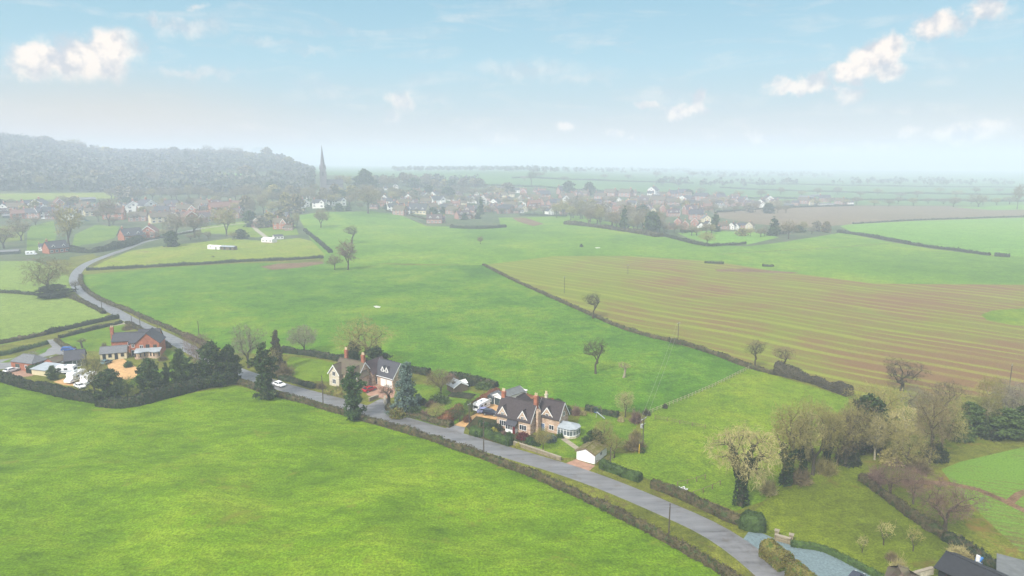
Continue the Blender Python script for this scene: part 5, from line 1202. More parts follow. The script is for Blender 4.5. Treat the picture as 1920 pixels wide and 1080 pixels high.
place('bush2', 532, 704, 678, 50, 'wide brown shrub at the left end of the cottage lawn', cat='shrub')
place('dense', 505, 702, 652, 50, 'olive bushy tree beside the brown conifer', rot=2)
place('ever2', 400, 722, 642, 66, 'big dark evergreen left of the road gap')
place('ever2', 432, 716, 648, 44, 'narrow dark evergreen touching the road gap', rot=2)
place('tall2', 372, 706, 622, 52, 'pinkish bare birch beside the road above the dark hedge', name='birch_tree', mats={'crown': M_twR})
place('column', 664, 786, 688, 42, 'tall green ivy clad tree in front of the stone cottage', name='ivy_clad_tree', rot=2, mats={'crown': M_yew})
place('cedar', 762, 772, 682, 60, 'blue green cedar in front of the garage house', name='cedar_tree')
place('pollard', 727, 764, 722, 38, 'small reddish twisted tree at the cottage gateway', name='thorn_tree', mats={'crown': M_twR, 'trunk': M_bark})
place('round', 826, 738, 692, 62, 'rounded brown tree left of the blue grey shed', name='round_tree', mats={'crown': M_twB})
place('bush2', 846, 712, 700, 34, 'low brown shrub against the pasture hedge', cat='shrub', mats={'foliage': M_twR})
place('leafbush', 825, 756, 738, 40, 'mounded olive shrub in the middle of the garden left of the drive', cat='shrub')
place('bush', 808, 762, 748, 26, 'reddish shrub beside the mounded olive shrub', cat='shrub', mats={'foliage': M_twR})
place('round', 818, 788, 756, 40, 'small olive fruit tree above the brown roadside hedge', name='fruit_tree', mats={'crown': M_twO}, rot=1)
place('dense', 862, 790, 752, 52, 'mixed green bushy tree left of the orange drive', rot=1.4, mats={'crown': M_everl})
place('dense', 884, 772, 744, 36, 'dark bushy tree between copper hedge and drive', rot=2.4, mats={'crown': M_hedD})
place('leafbush', 908, 726, 716, 44, 'grey green shrub at the end of the copper hedge', cat='shrub')
place('leafbush', 745, 782, 764, 34, 'untidy green shrub at the cottage gateway wall', cat='shrub', mats={'foliage': M_hedY})
place('leafbush', 640, 735, 722, 40, 'pale untidy shrub in front of the cottage wall', cat='shrub', mats={'foliage': M_hedY})
place('ball', 893, 818, 806, 10, 'upright clipped bush at the gate of the orange drive', cat='shrub')
place('ball', 902, 798, 786, 13, 'dark clipped ball bush in the front bed near the caravan', cat='shrub')
place('ball', 914, 802, 790, 14, 'second dark clipped bush right of the ball bush', cat='shrub', rot=2)
place('leafbush', 928, 806, 792, 30, 'loose dark green shrub in the stone house front bed', cat='shrub', mats={'foliage': M_hedD})
place('ball', 926, 812, 800, 12, 'golden round shrub, upper one of the yellow pair', cat='shrub', mats={'foliage': M_gold})
place('ball', 932, 820, 807, 16, 'golden round shrub, lower one of the yellow pair', cat='shrub', mats={'foliage': M_gold}, rot=2)
place('ball', 980, 822, 810, 26, 'crimson shrub under the stone house front windows', cat='shrub', mats={'foliage': M_red})
place('ball', 955, 820, 808, 14, 'dark shrub left of the crimson shrub', cat='shrub', rot=1)
place('ball', 994, 832, 818, 22, 'dark rounded shrub at the corner of the stone house', cat='shrub', rot=3)
place('leafbush', 1032, 826, 814, 30, 'grey green shrub below the blue door', cat='shrub', mats={'foliage': M_cedar})
place('ball', 1052, 819, 810, 18, 'dark low shrub at the foot of the conservatory', cat='shrub')
place('ball', 972, 838, 829, 12, 'yellow shrub behind the roadside stone wall', cat='shrub', mats={'foliage': M_gold}, rot=1)
place('round', 1018, 843, 800, 36, 'small weeping tree on the stone house front lawn', name='weeping_tree', mats={'crown': M_twO}, rot=3)
place('ever2', 1046, 768, 748, 26, 'dark round evergreen behind the stone house right gable', rot=3)
place('ball', 1064, 776, 758, 20, 'dark yew bush right of the round evergreen', cat='shrub', rot=2)
place('bush2', 1080, 778, 757, 24, 'brown bush right of the dark yew', cat='shrub', mats={'foliage': M_twR})
place('ball', 1093, 778, 769, 14, 'small straw coloured bush near the dark low hedge', cat='shrub', mats={'foliage': M_twP})
place('dense', 1130, 848, 785, 62, 'large olive bare tree behind the white garage', rot=2.2)
place('ever2', 1114, 846, 806, 44, 'dark holly behind the mossy garage roof', rot=1)
place('dense', 1152, 858, 812, 40, 'tangled olive bush tree right of the white garage', rot=.5)
place('tall2', 1172, 782, 734, 38, 'pale upright bare tree at the end of the dark low hedge', name='ash_tree', mats={'crown': M_twP, 'trunk': M_bark}, rot=1)
place('bush2', 1190, 842, 816, 54, 'big brown thicket below the transformer pole', cat='shrub')
place('bush', 1192, 822, 802, 30, 'olive shrub above the brown thicket', cat='shrub')
place('ball', 1164, 790, 780, 14, 'creamy white flowering shrub near the pale upright tree', cat='shrub', mats={'foliage': M_twP})
place('ball', 1247, 765, 756, 10, 'dark little bush on the pale fence line', cat='shrub', mats={'foliage': M_twD})
place('ball', 1204, 848, 838, 12, 'small dark bush right of the brown thicket', cat='shrub')
for i, (k_, u, vb, vt, w, m_, lb) in enumerate([
    ('bush2', 1500, 905, 872, 60, M_twB, 'brown thicket at the foot of the tall ivy column tree'), ('bush', 1545, 885, 850, 60, M_twO, 'olive thicket under the second bare tree right of the willow'),
    ('leafbush', 1590, 868, 838, 54, M_hedD, 'dark undergrowth left of the dark ivy green tree'), ('bush2', 1440, 925, 892, 46, M_twP, 'straw coloured brush between willow and ivy column'),
    ('bush', 1722, 884, 852, 56, M_twB, 'brown brush under the bare tree on the grassy bank'), ('leafbush', 1668, 868, 840, 44, M_twO, 'olive undergrowth below the pale spiky pollard'),
    ('leafbush', 1795, 822, 782, 60, M_everl, 'light green holly bush on the bank left of the dark holly'), ('leafbush', 1855, 820, 790, 50, M_hedD, 'dark low bush at the foot of the slender ash'),
    ('bush2', 1640, 905, 872, 46, M_twR, 'mauve brush at the very top of the lawn hedge'), ('bush', 1620, 800, 765, 60, M_twB, 'brown brush at the paddock corner behind the dark tree'),
    ('leafbush', 1912, 812, 780, 50, M_everl, 'light green bush at the right picture edge'), ('bush', 1510, 860, 822, 54, M_twO, 'pale brush behind the tall ivy column tree')]):
    place(k_, u, vb, vt, w, lb, cat='shrub', mats={'foliage': m_}, rot=i * 1.1)
place('dense', 1600, 852, 748, 80, 'tall olive thicket tree left of the dark ivy green tree', rot=4.4, mats={'crown': M_twB})
place('tall', 1552, 880, 752, 70, 'ivied bare tree close behind the second tree right of the willow', name='ash_tree', rot=3)
place('dense', 1800, 806, 742, 64, 'loose bare tree on the far side of the grassy bank', rot=5)
place('oak', 1722, 800, 722, 80, 'faint bare oak behind the brownish tree on the bank', rot=5, mats={'crown': M_twG})
place('oak', 1582, 872, 752, 96, 'broad bare tree filling the middle of the right hand belt', rot=.7, mats={'crown': M_twO})
place('tall', 1500, 900, 758, 70, 'bare tree just behind the tall ivy column tree', name='ash_tree', rot=5, mats={'crown': M_twP})
place('dense', 1650, 858, 770, 86, 'leafless bushy tree between the dark ivy tree and spiky pollard', rot=.2, mats={'crown': M_twO})
place('dense', 1850, 800, 742, 70, 'low bare tree filling the gap beside the slender ash', rot=2.7, mats={'crown': M_twB})
place('oak', 1905, 796, 716, 80, 'bare tree rising behind the right edge evergreens', rot=1.7, mats={'crown': M_twG})
place('leafbush', 1752, 862, 832, 50, 'dark ivy undergrowth beneath the brownish bare tree', cat='shrub', mats={'foliage': M_hedD})
for i, (k_, u, vb, vt, w, m_, lb) in enumerate([
    ('leafbush', 775, 778, 762, 34, M_hedG, 'green shrub at the foot of the blue cedar'),
    ('bush2', 796, 782, 766, 28, M_twR, 'brown mauve shrub right of the blue cedar'), ('leafbush', 790, 758, 744, 24, M_hedD, 'dark shrub behind the blue cedar'),
    ('ball', 876, 790, 776, 18, M_hedO, 'copper shrub at the side of the orange drive'), ('leafbush', 916, 812, 800, 26, M_hedG, 'green shrub behind the clipped roadside hedge'),
    ('ball', 944, 816, 806, 12, M_twR, 'pinkish shrub under the porch of the stone house'), ('leafbush', 1006, 834, 824, 20, M_hedG, 'green shrub beside the weeping tree'),
    ('bush', 1096, 850, 828, 26, M_hedD, 'dark shrub against the left wall of the white garage'), ('leafbush', 880, 722, 712, 28, M_hedD, 'dark shrub in front of the pasture hedge near the plot'),
    ('bush2', 602, 728, 714, 26, M_twB, 'brown shrub left of the stone cottage'), ('leafbush', 652, 738, 722, 26, M_everl, 'light green shrub at the foot of the cottage ivy tree'),
    ('leafbush', 268, 718, 700, 24, M_hedD, 'dark shrub on the brick house lawn edge'), ('bush', 300, 722, 700, 30, M_everl, 'light green bush beside the narrow cypress'),
    ('leafbush', 358, 728, 700, 34, M_hedD, 'dark bush left of the big road gap evergreen'), ('bush2', 305, 676, 664, 20, M_twB, 'brown shrub right of the curved bay roof'),
    ('leafbush', 182, 690, 678, 18, M_hedG, 'green shrub at the end of the long outbuilding'), ('bush2', 112, 688, 676, 20, M_twR, 'brown shrub left of the slate barn')]):
    place(k_, u, vb, vt, w, lb, cat='shrub', mats={'foliage': m_}, rot=i * .9)
# left garden
place('dense', 178, 742, 660, 62, 'loose olive tree behind the white motorhomes', rot=.4)
place('ever2', 206, 752, 694, 56, 'dark evergreen in the hedge corner right of the motorhomes')
place('ever', 284, 738, 674, 48, 'dark evergreen in front of the orange gravel yard', rot=1)
place('column', 314, 735, 680, 14, 'very narrow dark cypress right of the evergreen by the gravel yard', name='cypress_tree')
place('ever', 342, 730, 656, 40, 'dull green tree on the right side of the brick house lawn', rot=2, mats={'crown': M_everl})
place('dense', 240, 750, 705, 50, 'pale stemmed thicket tree behind the near pasture corner', rot=3, mats={'crown': M_everl})
place('ever', 100, 712, 686, 22, 'small spiky leaved tree beside the blue roofed shelter', rot=2, mats={'crown': M_everl})
place('ball', 241, 688, 675, 16, 'clipped dark round bush at the brick house corner', cat='shrub')
place('round', 62, 682, 658, 26, 'small bare tree behind the brick barn', name='round_tree', rot=1)
place('pollard', 155, 652, 634, 18, 'small bare tree on the brick house garden lawn', name='fruit_tree', mats={'crown': M_twB, 'trunk': M_bark})
place('bush2', 196, 655, 640, 16, 'leafless bush beside the tall brick chimney', cat='shrub')
place('bush2', 240, 618, 606, 26, 'scrubby bush at the lane junction', cat='shrub')
place('oak3', 143, 548, 524, 24, 'little crooked tree leaning over the road bend', mats={'crown': M_twB})
# middle distance
place('dense', 92, 552, 478, 84, 'large rounded brown tree beside the road bend at left', mats={'crown': M_twB}, rot=2)
place('ever2', 100, 556, 534, 60, 'dark undergrowth thicket beneath the large rounded brown tree', cat='shrub', mats={'crown': M_hedD})
place('far_bare', 652, 506, 450, 42, 'bare tree, lower one of the pair by the pasture corner', mats={'crown': M_twR})
place('oak3', 660, 457, 420, 34, 'bare tree, upper one of the pair above the pasture corner', rot=2)
place('far_bare2', 628, 506, 478, 36, 'low brown tree left of the bare pair', cat='tree')
place('far_bare', 901, 458, 443, 14, 'lone small tree in the far green pasture')
place('conifer', 1090, 463, 457, 8, 'tiny dark conifer alone in the far pasture')
place('far_bare2', 1325, 462, 434, 34, 'bushy bare tree in the hedge below the red gabled houses', mats={'crown': M_twO})
place('far_bare', 132, 468, 384, 54, 'large grey tree towering above the dark roofed cottage', mats={'crown': M_twO}, rot=1)
place('far_bare2', 205, 424, 370, 52, 'wide bare tree in front of the red roofed farmhouse', rot=1)
place('far_bare2', 40, 452, 412, 54, 'broad bare tree at the left edge above the dark shed')
place('far_bare', 8, 466, 425, 50, 'half visible bare tree at the left picture edge')
place('far_bare', 330, 456, 395, 44, 'bare birch tree behind the small paddock trees', mats={'crown': M_twG}, rot=2, name='birch_tree')
place('far_ever', 322, 462, 434, 28, 'low dark bushy tree at the back of the yellow paddock')
place('far_bare2', 365, 446, 400, 60, 'brown spreading tree below the big red brick gable', rot=2)
place('far_bare2', 425, 443, 388, 56, 'large greyish tree right of the big red brick gable', rot=3, mats={'crown': M_twO})
place('far_ever', 452, 448, 430, 24, 'dark bush tree behind the white paddock shed')
place('far_bare2', 602, 426, 392, 40, 'brown rounded tree where the far pasture meets the village', rot=1)
place('far_bare2', 690, 400, 350, 60, 'big bare tree standing at the top of the far pasture', rot=2)
place('ever2', 684, 362, 318, 44, 'dark spreading cedar against the misty sky right of the spire', name='cedar_tree', mats={'crown': M_ever})
place('oak3', 997, 350, 318, 24, 'lone oak on the far hill field beyond the village')
place('far_ever', 1066, 366, 340, 26, 'left one of the two round trees beyond the village')
place('far_ever', 1104, 366, 342, 22, 'right one of the two round trees beyond the village')
place('far_ever', 1292, 370, 356, 20, 'dark dome shaped evergreen beyond the village roofs')
place('far_conifer', 1170, 432, 386, 20, 'tall dark conifer at the village edge right of the white gabled pair')
place('far_conifer', 1341, 434, 398, 22, 'dark conifer between the cream house and the white gabled house')
place('far_conifer', 1450, 440, 406, 26, 'dark conifer right of the yellow stone house')
place('far_conifer', 902, 402, 370, 16, 'dark conifer left of the pink brick houses')
place('far_conifer', 1082, 388, 364, 10, 'narrow conifer standing among the village roofs')
place('far_ever', 1222, 438, 398, 34, 'dark evergreen in the trees left of the red gabled row')
place('far_bare2', 1834, 388, 364, 44, 'broad rounded tree behind the ploughed field')
place('far_bare', 1788, 388, 370, 26, 'smaller tree left of the broad rounded tree')
place('far_bare', 1907, 392, 345, 20, 'tall thin tree at the right edge beyond the bright field')
place('far_bare2', 1478, 448, 414, 40, 'rounded bare tree at the end of the village hedge')

# trees among and behind the village, told apart by row and count
RN = random.Random(11)
def tree_row(us, vfun, hpx, wpx, where, keys=('far_bare', 'far_bare2'), desc='bare brown tree', jit=3, group='trees around the village', cols=(None,)):
    for u in us:
        u2 = u + RN.uniform(-5, 5); v = vfun(u) + RN.uniform(-jit, jit); k = RN.choice(keys); h = hpx * RN.uniform(.75, 1.25); c = RN.choice(cols)
        o = place(k, u2, v, v - h, wpx * RN.uniform(.8, 1.25), 'x', mats={'crown': c} if c else None, rot=RN.uniform(0, 6))
        auto(o, u2, 'dark evergreen tree' if 'ever' in k else 'dark pointed conifer' if 'conifer' in k else desc, where, group)
seq = lambda a, b, s_: list(np.arange(a, b, s_))
BR = (M_twB, M_twO, M_twG, None)
tree_row(seq(470, 700, 15), lambda u: 384, 22, 24, 'behind the white houses below the church', cols=BR)
tree_row(seq(445, 560, 16), lambda u: 402, 30, 26, 'between paddock houses and church', ('far_bare', 'far_ever', 'far_bare2'), cols=BR)
tree_row(seq(700, 960, 17), lambda u: 372 - (u - 700) * .02, 20, 24, 'behind the central village roofs', ('far_bare2', 'far_bare', 'far_ever'), cols=BR)
tree_row(seq(640, 780, 15), lambda u: 352, 22, 24, 'on the slope right of the church', ('far_bare2', 'far_ever', 'far_bare'), cols=BR)
tree_row(seq(780, 900, 17), lambda u: 352, 20, 22, 'on the wooded rise behind the village', ('far_bare2', 'far_ever'), cols=BR)
tree_row(seq(950, 1130, 17), lambda u: 384, 15, 18, 'among the roofs at the village centre', ('far_bare2', 'far_bare'), cols=BR)
tree_row(seq(1040, 1240, 13), lambda u: 404 + (u - 1040) * .17, 26, 26, 'along the village edge above the pasture', ('far_bare2', 'far_bare'), cols=BR, jit=6)
tree_row(seq(1090, 1250, 16), lambda u: 398 + (u - 1090) * .1, 20, 22, 'between the village roofs and the edge trees', ('far_bare2', 'far_ever', 'far_bare'), cols=BR, jit=4)
tree_row(seq(1230, 1480, 19), lambda u: 398, 16, 18, 'among the roofs right of centre', ('far_bare2', 'far_bare', 'far_bare2', 'far_ever'), cols=BR)
tree_row(seq(1240, 1345, 14), lambda u: 440 - abs(u - 1290) * .05, 18, 20, 'around the red gabled row', ('far_bare2', 'far_bare'), cols=BR)
tree_row(seq(1395, 1560, 14), lambda u: 444 - (u - 1395) * .06, 17, 20, 'right of the yellow stone house', ('far_bare2', 'far_ever', 'far_bare2'), cols=BR)
tree_row(seq(1480, 1920, 26), lambda u: 384, 13, 22, 'behind the ploughed field', ('far_bare2', 'far_bare'), cols=BR)
tree_row(seq(1240, 1920, 37), lambda u: 366, 12, 20, 'in the misty hedgerows beyond', ('far_bare2', 'far_bare'), cols=BR, jit=5)
tree_row(seq(0, 450, 24), lambda u: 392 + RN.uniform(-6, 16), 18, 22, 'among the left hand village houses', ('far_bare2', 'far_bare', 'far_ever'), cols=BR)
tree_row(seq(210, 480, 18), lambda u: 376, 24, 26, 'at the foot of the wooded hill', ('far_bare2', 'far_bare', 'far_ever'), cols=BR)
tree_row(seq(470, 560, 17), lambda u: 426, 24, 22, 'beside the houses above the paddock', ('far_bare2', 'far_ever'), cols=BR)
tree_row([292, 310, 354, 378, 388, 440, 456], lambda u: 447, 14, 18, 'along the back of the yellow paddock', ('far_bare2', 'far_bare', 'far_ever'), cols=BR, jit=4)
tree_row([288, 352, 390], lambda u: 308, 24, 16, 'standing above the hill skyline', ('far_conifer',), jit=2)
tree_row([980, 1010, 1060, 1130, 1180, 1230, 1300, 1350], lambda u: 336, 10, 20, 'in the misty fields beyond the village', ('far_bare2', 'far_bare'), cols=BR, jit=4)
tree_row(seq(545, 900, 22), lambda u: 392 + max(0, u - 750) * .14, 12, 16, 'in the front gardens of the village', ('far_ever', 'far_bare2', 'far_conifer'), cols=(None,), jit=4)

# fuller belts of trees
tree_row(seq(8, 545, 19), lambda u: np.interp(u, [0, 60, 110, 200, 400, 480, 530, 560], [270, 274, 284, 298, 300, 304, 310, 322]), 22, 26, 'on the crest of the wooded hill', ('far_bare2', 'far_bare', 'far_ever', 'far_bare2'), cols=BR, jit=3)
tree_row(seq(20, 540, 26), lambda u: 345, 22, 30, 'on the lower slope of the wooded hill', ('far_bare2', 'far_bare', 'far_ever'), cols=BR, jit=10)
tree_row(seq(470, 720, 11), lambda u: 372, 22, 24, 'in the belt below the church tower', ('far_bare2', 'far_bare', 'far_ever'), cols=BR, jit=5)
tree_row(seq(0, 470, 36), lambda u: 424 - u * .02, 20, 24, 'in front of the left hand village houses', cols=BR, jit=7)
tree_row(seq(700, 1000, 13), lambda u: 380 + (u - 700) * .01, 17, 20, 'threaded between the central roofs', cols=BR, jit=5)
tree_row(seq(1080, 1250, 10), lambda u: 410 + (u - 1080) * .14, 30, 30, 'crowding the pasture side of the village', cols=BR, jit=6)
tree_row(seq(1120, 1460, 14), lambda u: 388, 15, 18, 'threaded between the right hand roofs', cols=BR, jit=5)
tree_row(seq(840, 1060, 15), lambda u: 400, 13, 16, 'at the foot of the central gardens', cols=BR, jit=3)
# ---- village houses read off the photo one by one
WH = {'A': 'at the left edge below the hill field', 'B': 'below the wooded hill at left', 'C': 'above the yellow paddock', 'D': 'in the row under the church',
      'E': 'in the village left of centre', 'F': 'in the village centre', 'G': 'in the village right of centre', 'H': 'at the right end of the village'}
DS = {'white': 'white house', 'whiteg': 'white gable fronted house', 'whitex': 'white house with a front gable', 'whitelow': 'low white bungalow', 'flatwhite': 'flat roofed white building', 'red': 'red brick house',
      'redg': 'red gable fronted house', 'redx': 'red house with a front gable', 'pinkx': 'pink brick gabled house', 'slate': 'slate roofed brick house', 'brown': 'brown roofed house', 'mauve': 'mauve roofed house',
      'cream': 'cream house', 'creamg': 'cream gable fronted house', 'stoneg': 'stone gable fronted house', 'timber': 'timber gabled house', 'shed': 'long grey roofed shed', 'bluebarn': 'long slate roofed house', 'velux': 'dark roofed dormered house'}
VL = """A whiteg 6 398 14;A flatwhite 34 395 26;A creamg 17 402 12;A shed 26 409 34;A timber 29 389 11;A timber 54 389 12;A slate 42 392 14;A redx 92 392 17;A redg 113 389 14;A shed 158 379 38;A shed 165 390 26;A shed 100 404 28
B red 212 412 34;B slate 186 405 18;B whiteg 222 391 9;B red 262 393 24;B flatwhite 268 399 18;B slate 304 404 24;B redx 352 404 36;B redg 361 419 24;B red 384 414 24;B red 418 403 38;B redg 278 446 24;B velux 252 450 32;B shed 15 477 34;B white 80 470 12;B velux 112 474 32;B slate 320 392 22
C pinkx 488 426 32;C redx 526 430 27;C brown 541 432 14;C redg 538 425 14;C slate 462 402 24;C slate 508 412 20;C velux 528 412 22
D timber 551 391 17;D whiteg 573 389 16;D whitex 598 389 24;D white 620 385 17;D whitex 638 385 22;D pinkx 652 377 12;D whiteg 580 372 11
E whitelow 716 385 14;E whitelow 737 385 24;E whiteg 765 379 14;E white 776 377 9;E whiteg 790 373 8;E whiteg 800 373 8;E whiteg 811 373 11;E whitex 824 384 24;E bluebarn 780 401 36;E brown 808 398 28;E mauve 814 419 28;E pinkx 826 418 18;E brown 843 392 14;E pinkx 856 392 14;E cream 868 386 12;E whiteg 886 381 11;E mauve 872 411 24;E redx 888 410 16;E slate 712 372 18;E slate 742 368 16;E brown 760 388 22;E brown 846 402 22;E white 828 415 9;E white 724 357 8;E whiteg 742 354 9;E brown 798 386 20;E mauve 700 392 14
F pinkx 915 397 14;F pinkx 929 396 14;F whiteg 950 380 9;F brown 957 393 20;F timber 976 379 16;F white 988 386 16;F redg 981 368 12;F creamg 983 398 12;F red 1004 389 20;F slate 946 400 20;F whiteg 1033 403 10;F slate 1042 387 20;F whiteg 1041 380 6;F slate 1022 372 22;F slate 1062 365 24;F white 1084 366 9;F brown 1066 378 24;F brown 1022 382 20;F whiteg 914 366 7;F white 934 362 14;F brown 940 384 16;F brown 1092 380 22;F whiteg 893 367 8;F slate 1058 402 12;F brown 1004 376 20;F brown 926 376 18;F slate 968 400 12;F mauve 1084 394 18
G brown 1142 368 20;G white 1150 366 10;G brown 1170 369 22;G whiteg 1160 379 8;G whiteg 1147 391 8;G whiteg 1158 391 9;G white 1175 388 13;G whiteg 1188 388 11;G white 1220 368 12;G flatwhite 1207 371 14;G creamg 1225 400 10;G redg 1243 398 12;G whitex 1267 404 16;G redg 1270 423 12;G redg 1284 430 14;G redg 1302 425 14;G timber 1314 429 11;G creamg 1326 417 13;G whiteg 1330 429 11;G brown 1232 384 26;G brown 1262 386 24;G slate 1290 390 20;G timber 1287 380 9;G slate 1312 376 22;G brown 1330 376 16;G white 1348 388 14;G redg 1212 431 8;G whitelow 1222 376 16;G whitelow 1252 377 22;G brown 1190 398 22;G mauve 1202 382 26;G slate 1256 398 18;G brown 1298 400 20;G slate 1305 412 26;G brown 1352 428 14;G brown 1140 382 22;G slate 1262 430 12;G brown 1124 374 20;G mauve 1118 392 20;G slate 1284 368 20
H whitelow 1350 389 16;H pinkx 1367 387 16;H pinkx 1385 386 16;H brown 1356 380 18;H slate 1400 386 14;H slate 1416 388 14;H timber 1430 390 12;H whiteg 1371 430 10;H whiteg 1380 430 9;H brown 1358 430 16;H slate 1392 428 14;H stoneg 1404 430 13;H shed 1511 373 26;H brown 1504 382 18;H creamg 1524 385 14;H whitelow 1542 385 12;H whitelow 1558 385 12;H brown 1572 383 14;H white 1596 384 9;H shed 1478 386 16;H slate 1545 379 18;H brown 1376 376 16;H slate 1490 385 12;H brown 1590 383 8;H shed 1530 369 18"""
for ln in VL.split('\n'):
    for it in ln.split(';'):
        a = it.split(); c, k, u, v, w = a[0], a[1], float(a[2]), float(a[3]), float(a[4])
        rot = RN.choice([-.5, -.3, -.12, .1, .3, .5]) if k not in ('redg', 'timber', 'shed') else RN.uniform(-.3, .3)
        o = vplace(k, u, v, w, 'x', rot=rot); auto(o, u, DS[k], WH[c], 'village houses')

for (u0, u1, v0, v1, k_, c) in ((6, 214, 386, 412, 24, 'A'), (216, 452, 386, 420, 26, 'B'), (700, 905, 362, 404, 34, 'E'), (905, 1110, 360, 402, 38, 'F'), (1115, 1345, 364, 406, 40, 'G'), (1350, 1470, 376, 388, 7, 'H')):
    for i in range(k_):
        u, v = u0 + (u1 - u0) * (i + RN.random()) / k_, RN.uniform(v0, v1); k = RN.choice(['brown', 'slate', 'mauve', 'pinkx', 'white', 'whiteg', 'red', 'cream', 'brown', 'whitelow'])
        o = vplace(k, u, v, RN.uniform(14, 21) * (1 - .35 * (400 - v) / 40) * (1.25 if u < 460 else 1), 'x', rot=RN.uniform(-.6, .6)); auto(o, u, DS[k], WH[c], 'village houses')

# ---- far woods that read as one mass
def wood(name, cells, mat, size, per, label):
    rng = np.random.default_rng(3); C_ = np.array(cells); k = len(C_)
    hh = C_[:, 3]
    q = np.repeat(C_[:, :3], per, 0); d = rng.normal(size=(k * per, 3)); d /= np.linalg.norm(d, axis=1)[:, None]; d[:, 2] = np.abs(d[:, 2]) * 1.5 - .5
    q = q + d * np.repeat(np.stack([hh * .42, hh * .42, hh * .42], 1), per, 0) * rng.random((k * per, 1)) ** .3; q[:, 2] += np.repeat(hh * .58, per)
    v, f = cards(q, size, rng, .3); tv, tf = prisms(C_[:, :3] - [0, 0, 1], C_[:, :3] + np.stack([hh * 0, hh * 0, hh * .7], 1), hh * .02, hh * .01, 3)
    o = obj(name, *join((v, f), (tv, tf)), [mat]); tag(o, label, 'wood', kind='stuff')
cells = []
rw = random.Random(4)
for i in range(15000):
    a = math.radians(-16.0 - abs(rw.uniform(0, 36)) ** 1.0); r = math.sqrt(rw.uniform(1150 ** 2, 2380 ** 2)); x, y = r * math.sin(a), r * math.cos(a)
    z = h1(x, y); d_ = -(z - H) / (y) ; # keep clear of the small fields
    vv = 540 + FPX * math.tan(math.atan2(H - z, y) - PITCH); uu = 960 + FPX * x / (y * math.cos(PITCH) + (H - z) * math.sin(PITCH))
    if 396 < uu < 530 and 322 < vv < 343 and r < 1700: continue
    if uu < 218 and vv > 360: continue
    if vv > 366 or (uu > 560 and vv > 352) or (r > 1900 and uu > 545): continue
    cells.append((x, y, z, rw.choice((7, 9, 11, 13, 15, 18, 23)) * rw.uniform(.85, 1.15) * (.55 if uu > 535 else 1)))
wood('hill_wood', cells, M_wood, 4.6, 20, 'leafless wood covering the misty hill at left')
cells = []
for (u0, u1, v0, v1, dn) in ((735, 1010, 317, 323, 260), (1000, 1300, 318, 326, 160), (1300, 1560, 326, 334, 110), (700, 900, 340, 352, 120), (1560, 1900, 340, 350, 90), (1230, 1500, 342, 352, 60)):
    for i in range(dn):
        u, v = rw.uniform(u0, u1), rw.uniform(v0, v1); x, y = G(u, v); cells.append((x, y, h1(x, y), rw.uniform(11, 19)))
wood('distant_wood', cells, M_wood, 4.0, 22, 'misty belts of woodland on the skyline beyond the village')
for i, (pts, lb) in enumerate([([(880, 346), (1000, 350), (1100, 358), (1200, 362)], 'faint hedgerow crossing the misty hill field beyond the village'), ([(960, 334), (1100, 338), (1300, 344)], 'fainter upper hedgerow in the mist beyond the village'),
                               ([(1350, 352), (1600, 362), (1920, 366)], 'faint hedgerow in the misty fields at right'), ([(1400, 372), (1650, 376), (1920, 378)], 'hedgerow just beyond the ploughed field trees'), ([(1400, 344), (1650, 350), (1920, 352)], 'farthest faint hedgerow at right')]):
    hedge(pts, 3, 4, M_hedD, lb, size=1.8, per=1.2, ds=6)

# ---- poles, wires and fences
def pole(u, vb, vt, label, arm=0.0, box_=False, name='telegraph_pole'):
    x, y = G(u, vb); z = h1(x, y); t = max(5.0, top_z(x, y, vt) - z); g = empty(name, x, y, z, math.radians(50), label, 'pole')
    MB().tube((0, 0, -.6), (0, 0, t), .15, .11, 8).make('shaft', M_pole, g)
    if arm:
        MB().box(-arm / 2, arm / 2, -.06, .06, t - .25, t - .1).make('crossarm', M_steel, g)
        for s_ in (-arm * .45, 0, arm * .45): MB().tube((s_, 0, t - .1), (s_, 0, t + .14), .06, .04, 6).make('insulator', M_steel, g)
    else: MB().tube((-.25, 0, t - .5), (.25, 0, t - .5), .04, k=6).make('bracket', M_steel, g)
    if box_: MB().box(-.35, .35, .12, .7, t - 2.6, t - 1.7).make('transformer', M_steel, g); MB().box(-.9, .9, -.05, .05, t - 1.6, t - 1.5).make('crossarm', M_steel, g)
    return x, y, z + t
pole(606, 758, 704, 'dark telegraph pole at the roadside in front of the stone cottage')
pole(907, 848, 788, 'telegraph pole on the near verge below the clipped green hedge')
pole(880, 800, 757, 'short armed pole beside the orange gravel drive entrance', 1.2)
pole(1254, 1000, 944, 'telegraph pole on the grassy verge, nearest the camera')
pole(1144, 876, 838, 'leaning grey pole beside the white garage')
p1 = pole(1205, 842, 784, 'transformer pole with a wide crossarm in front of the rusty mauve thicket', 2.6, True, 'power_pole')
p2 = pole(1271, 640, 605, 'power pole rising from the hedge of the stubble field', 2.2, False, 'power_pole')
p3 = pole(1058, 550, 519, 'slim pole standing in the left part of the stubble field', 1.6, False, 'power_pole')
p4 = pole(1177, 514, 497, 'distant pole in the upper part of the stubble field', 1.6, False, 'power_pole')
pole(191, 578, 557, 'small pole beside the road near the lane junction')
pole(263, 612, 586, 'pole at the road opposite the lane junction')
pole(248, 614, 592, 'thin pole on the corner behind the brick house')
pole(297, 634, 603, 'pole between the road and the orange brick house')
pole(373, 628, 602, 'short pole in the middle pasture above the brown hedge')
pole(1890, 742, 684, 'tall pole in the stubble field at the right edge', 1.2)
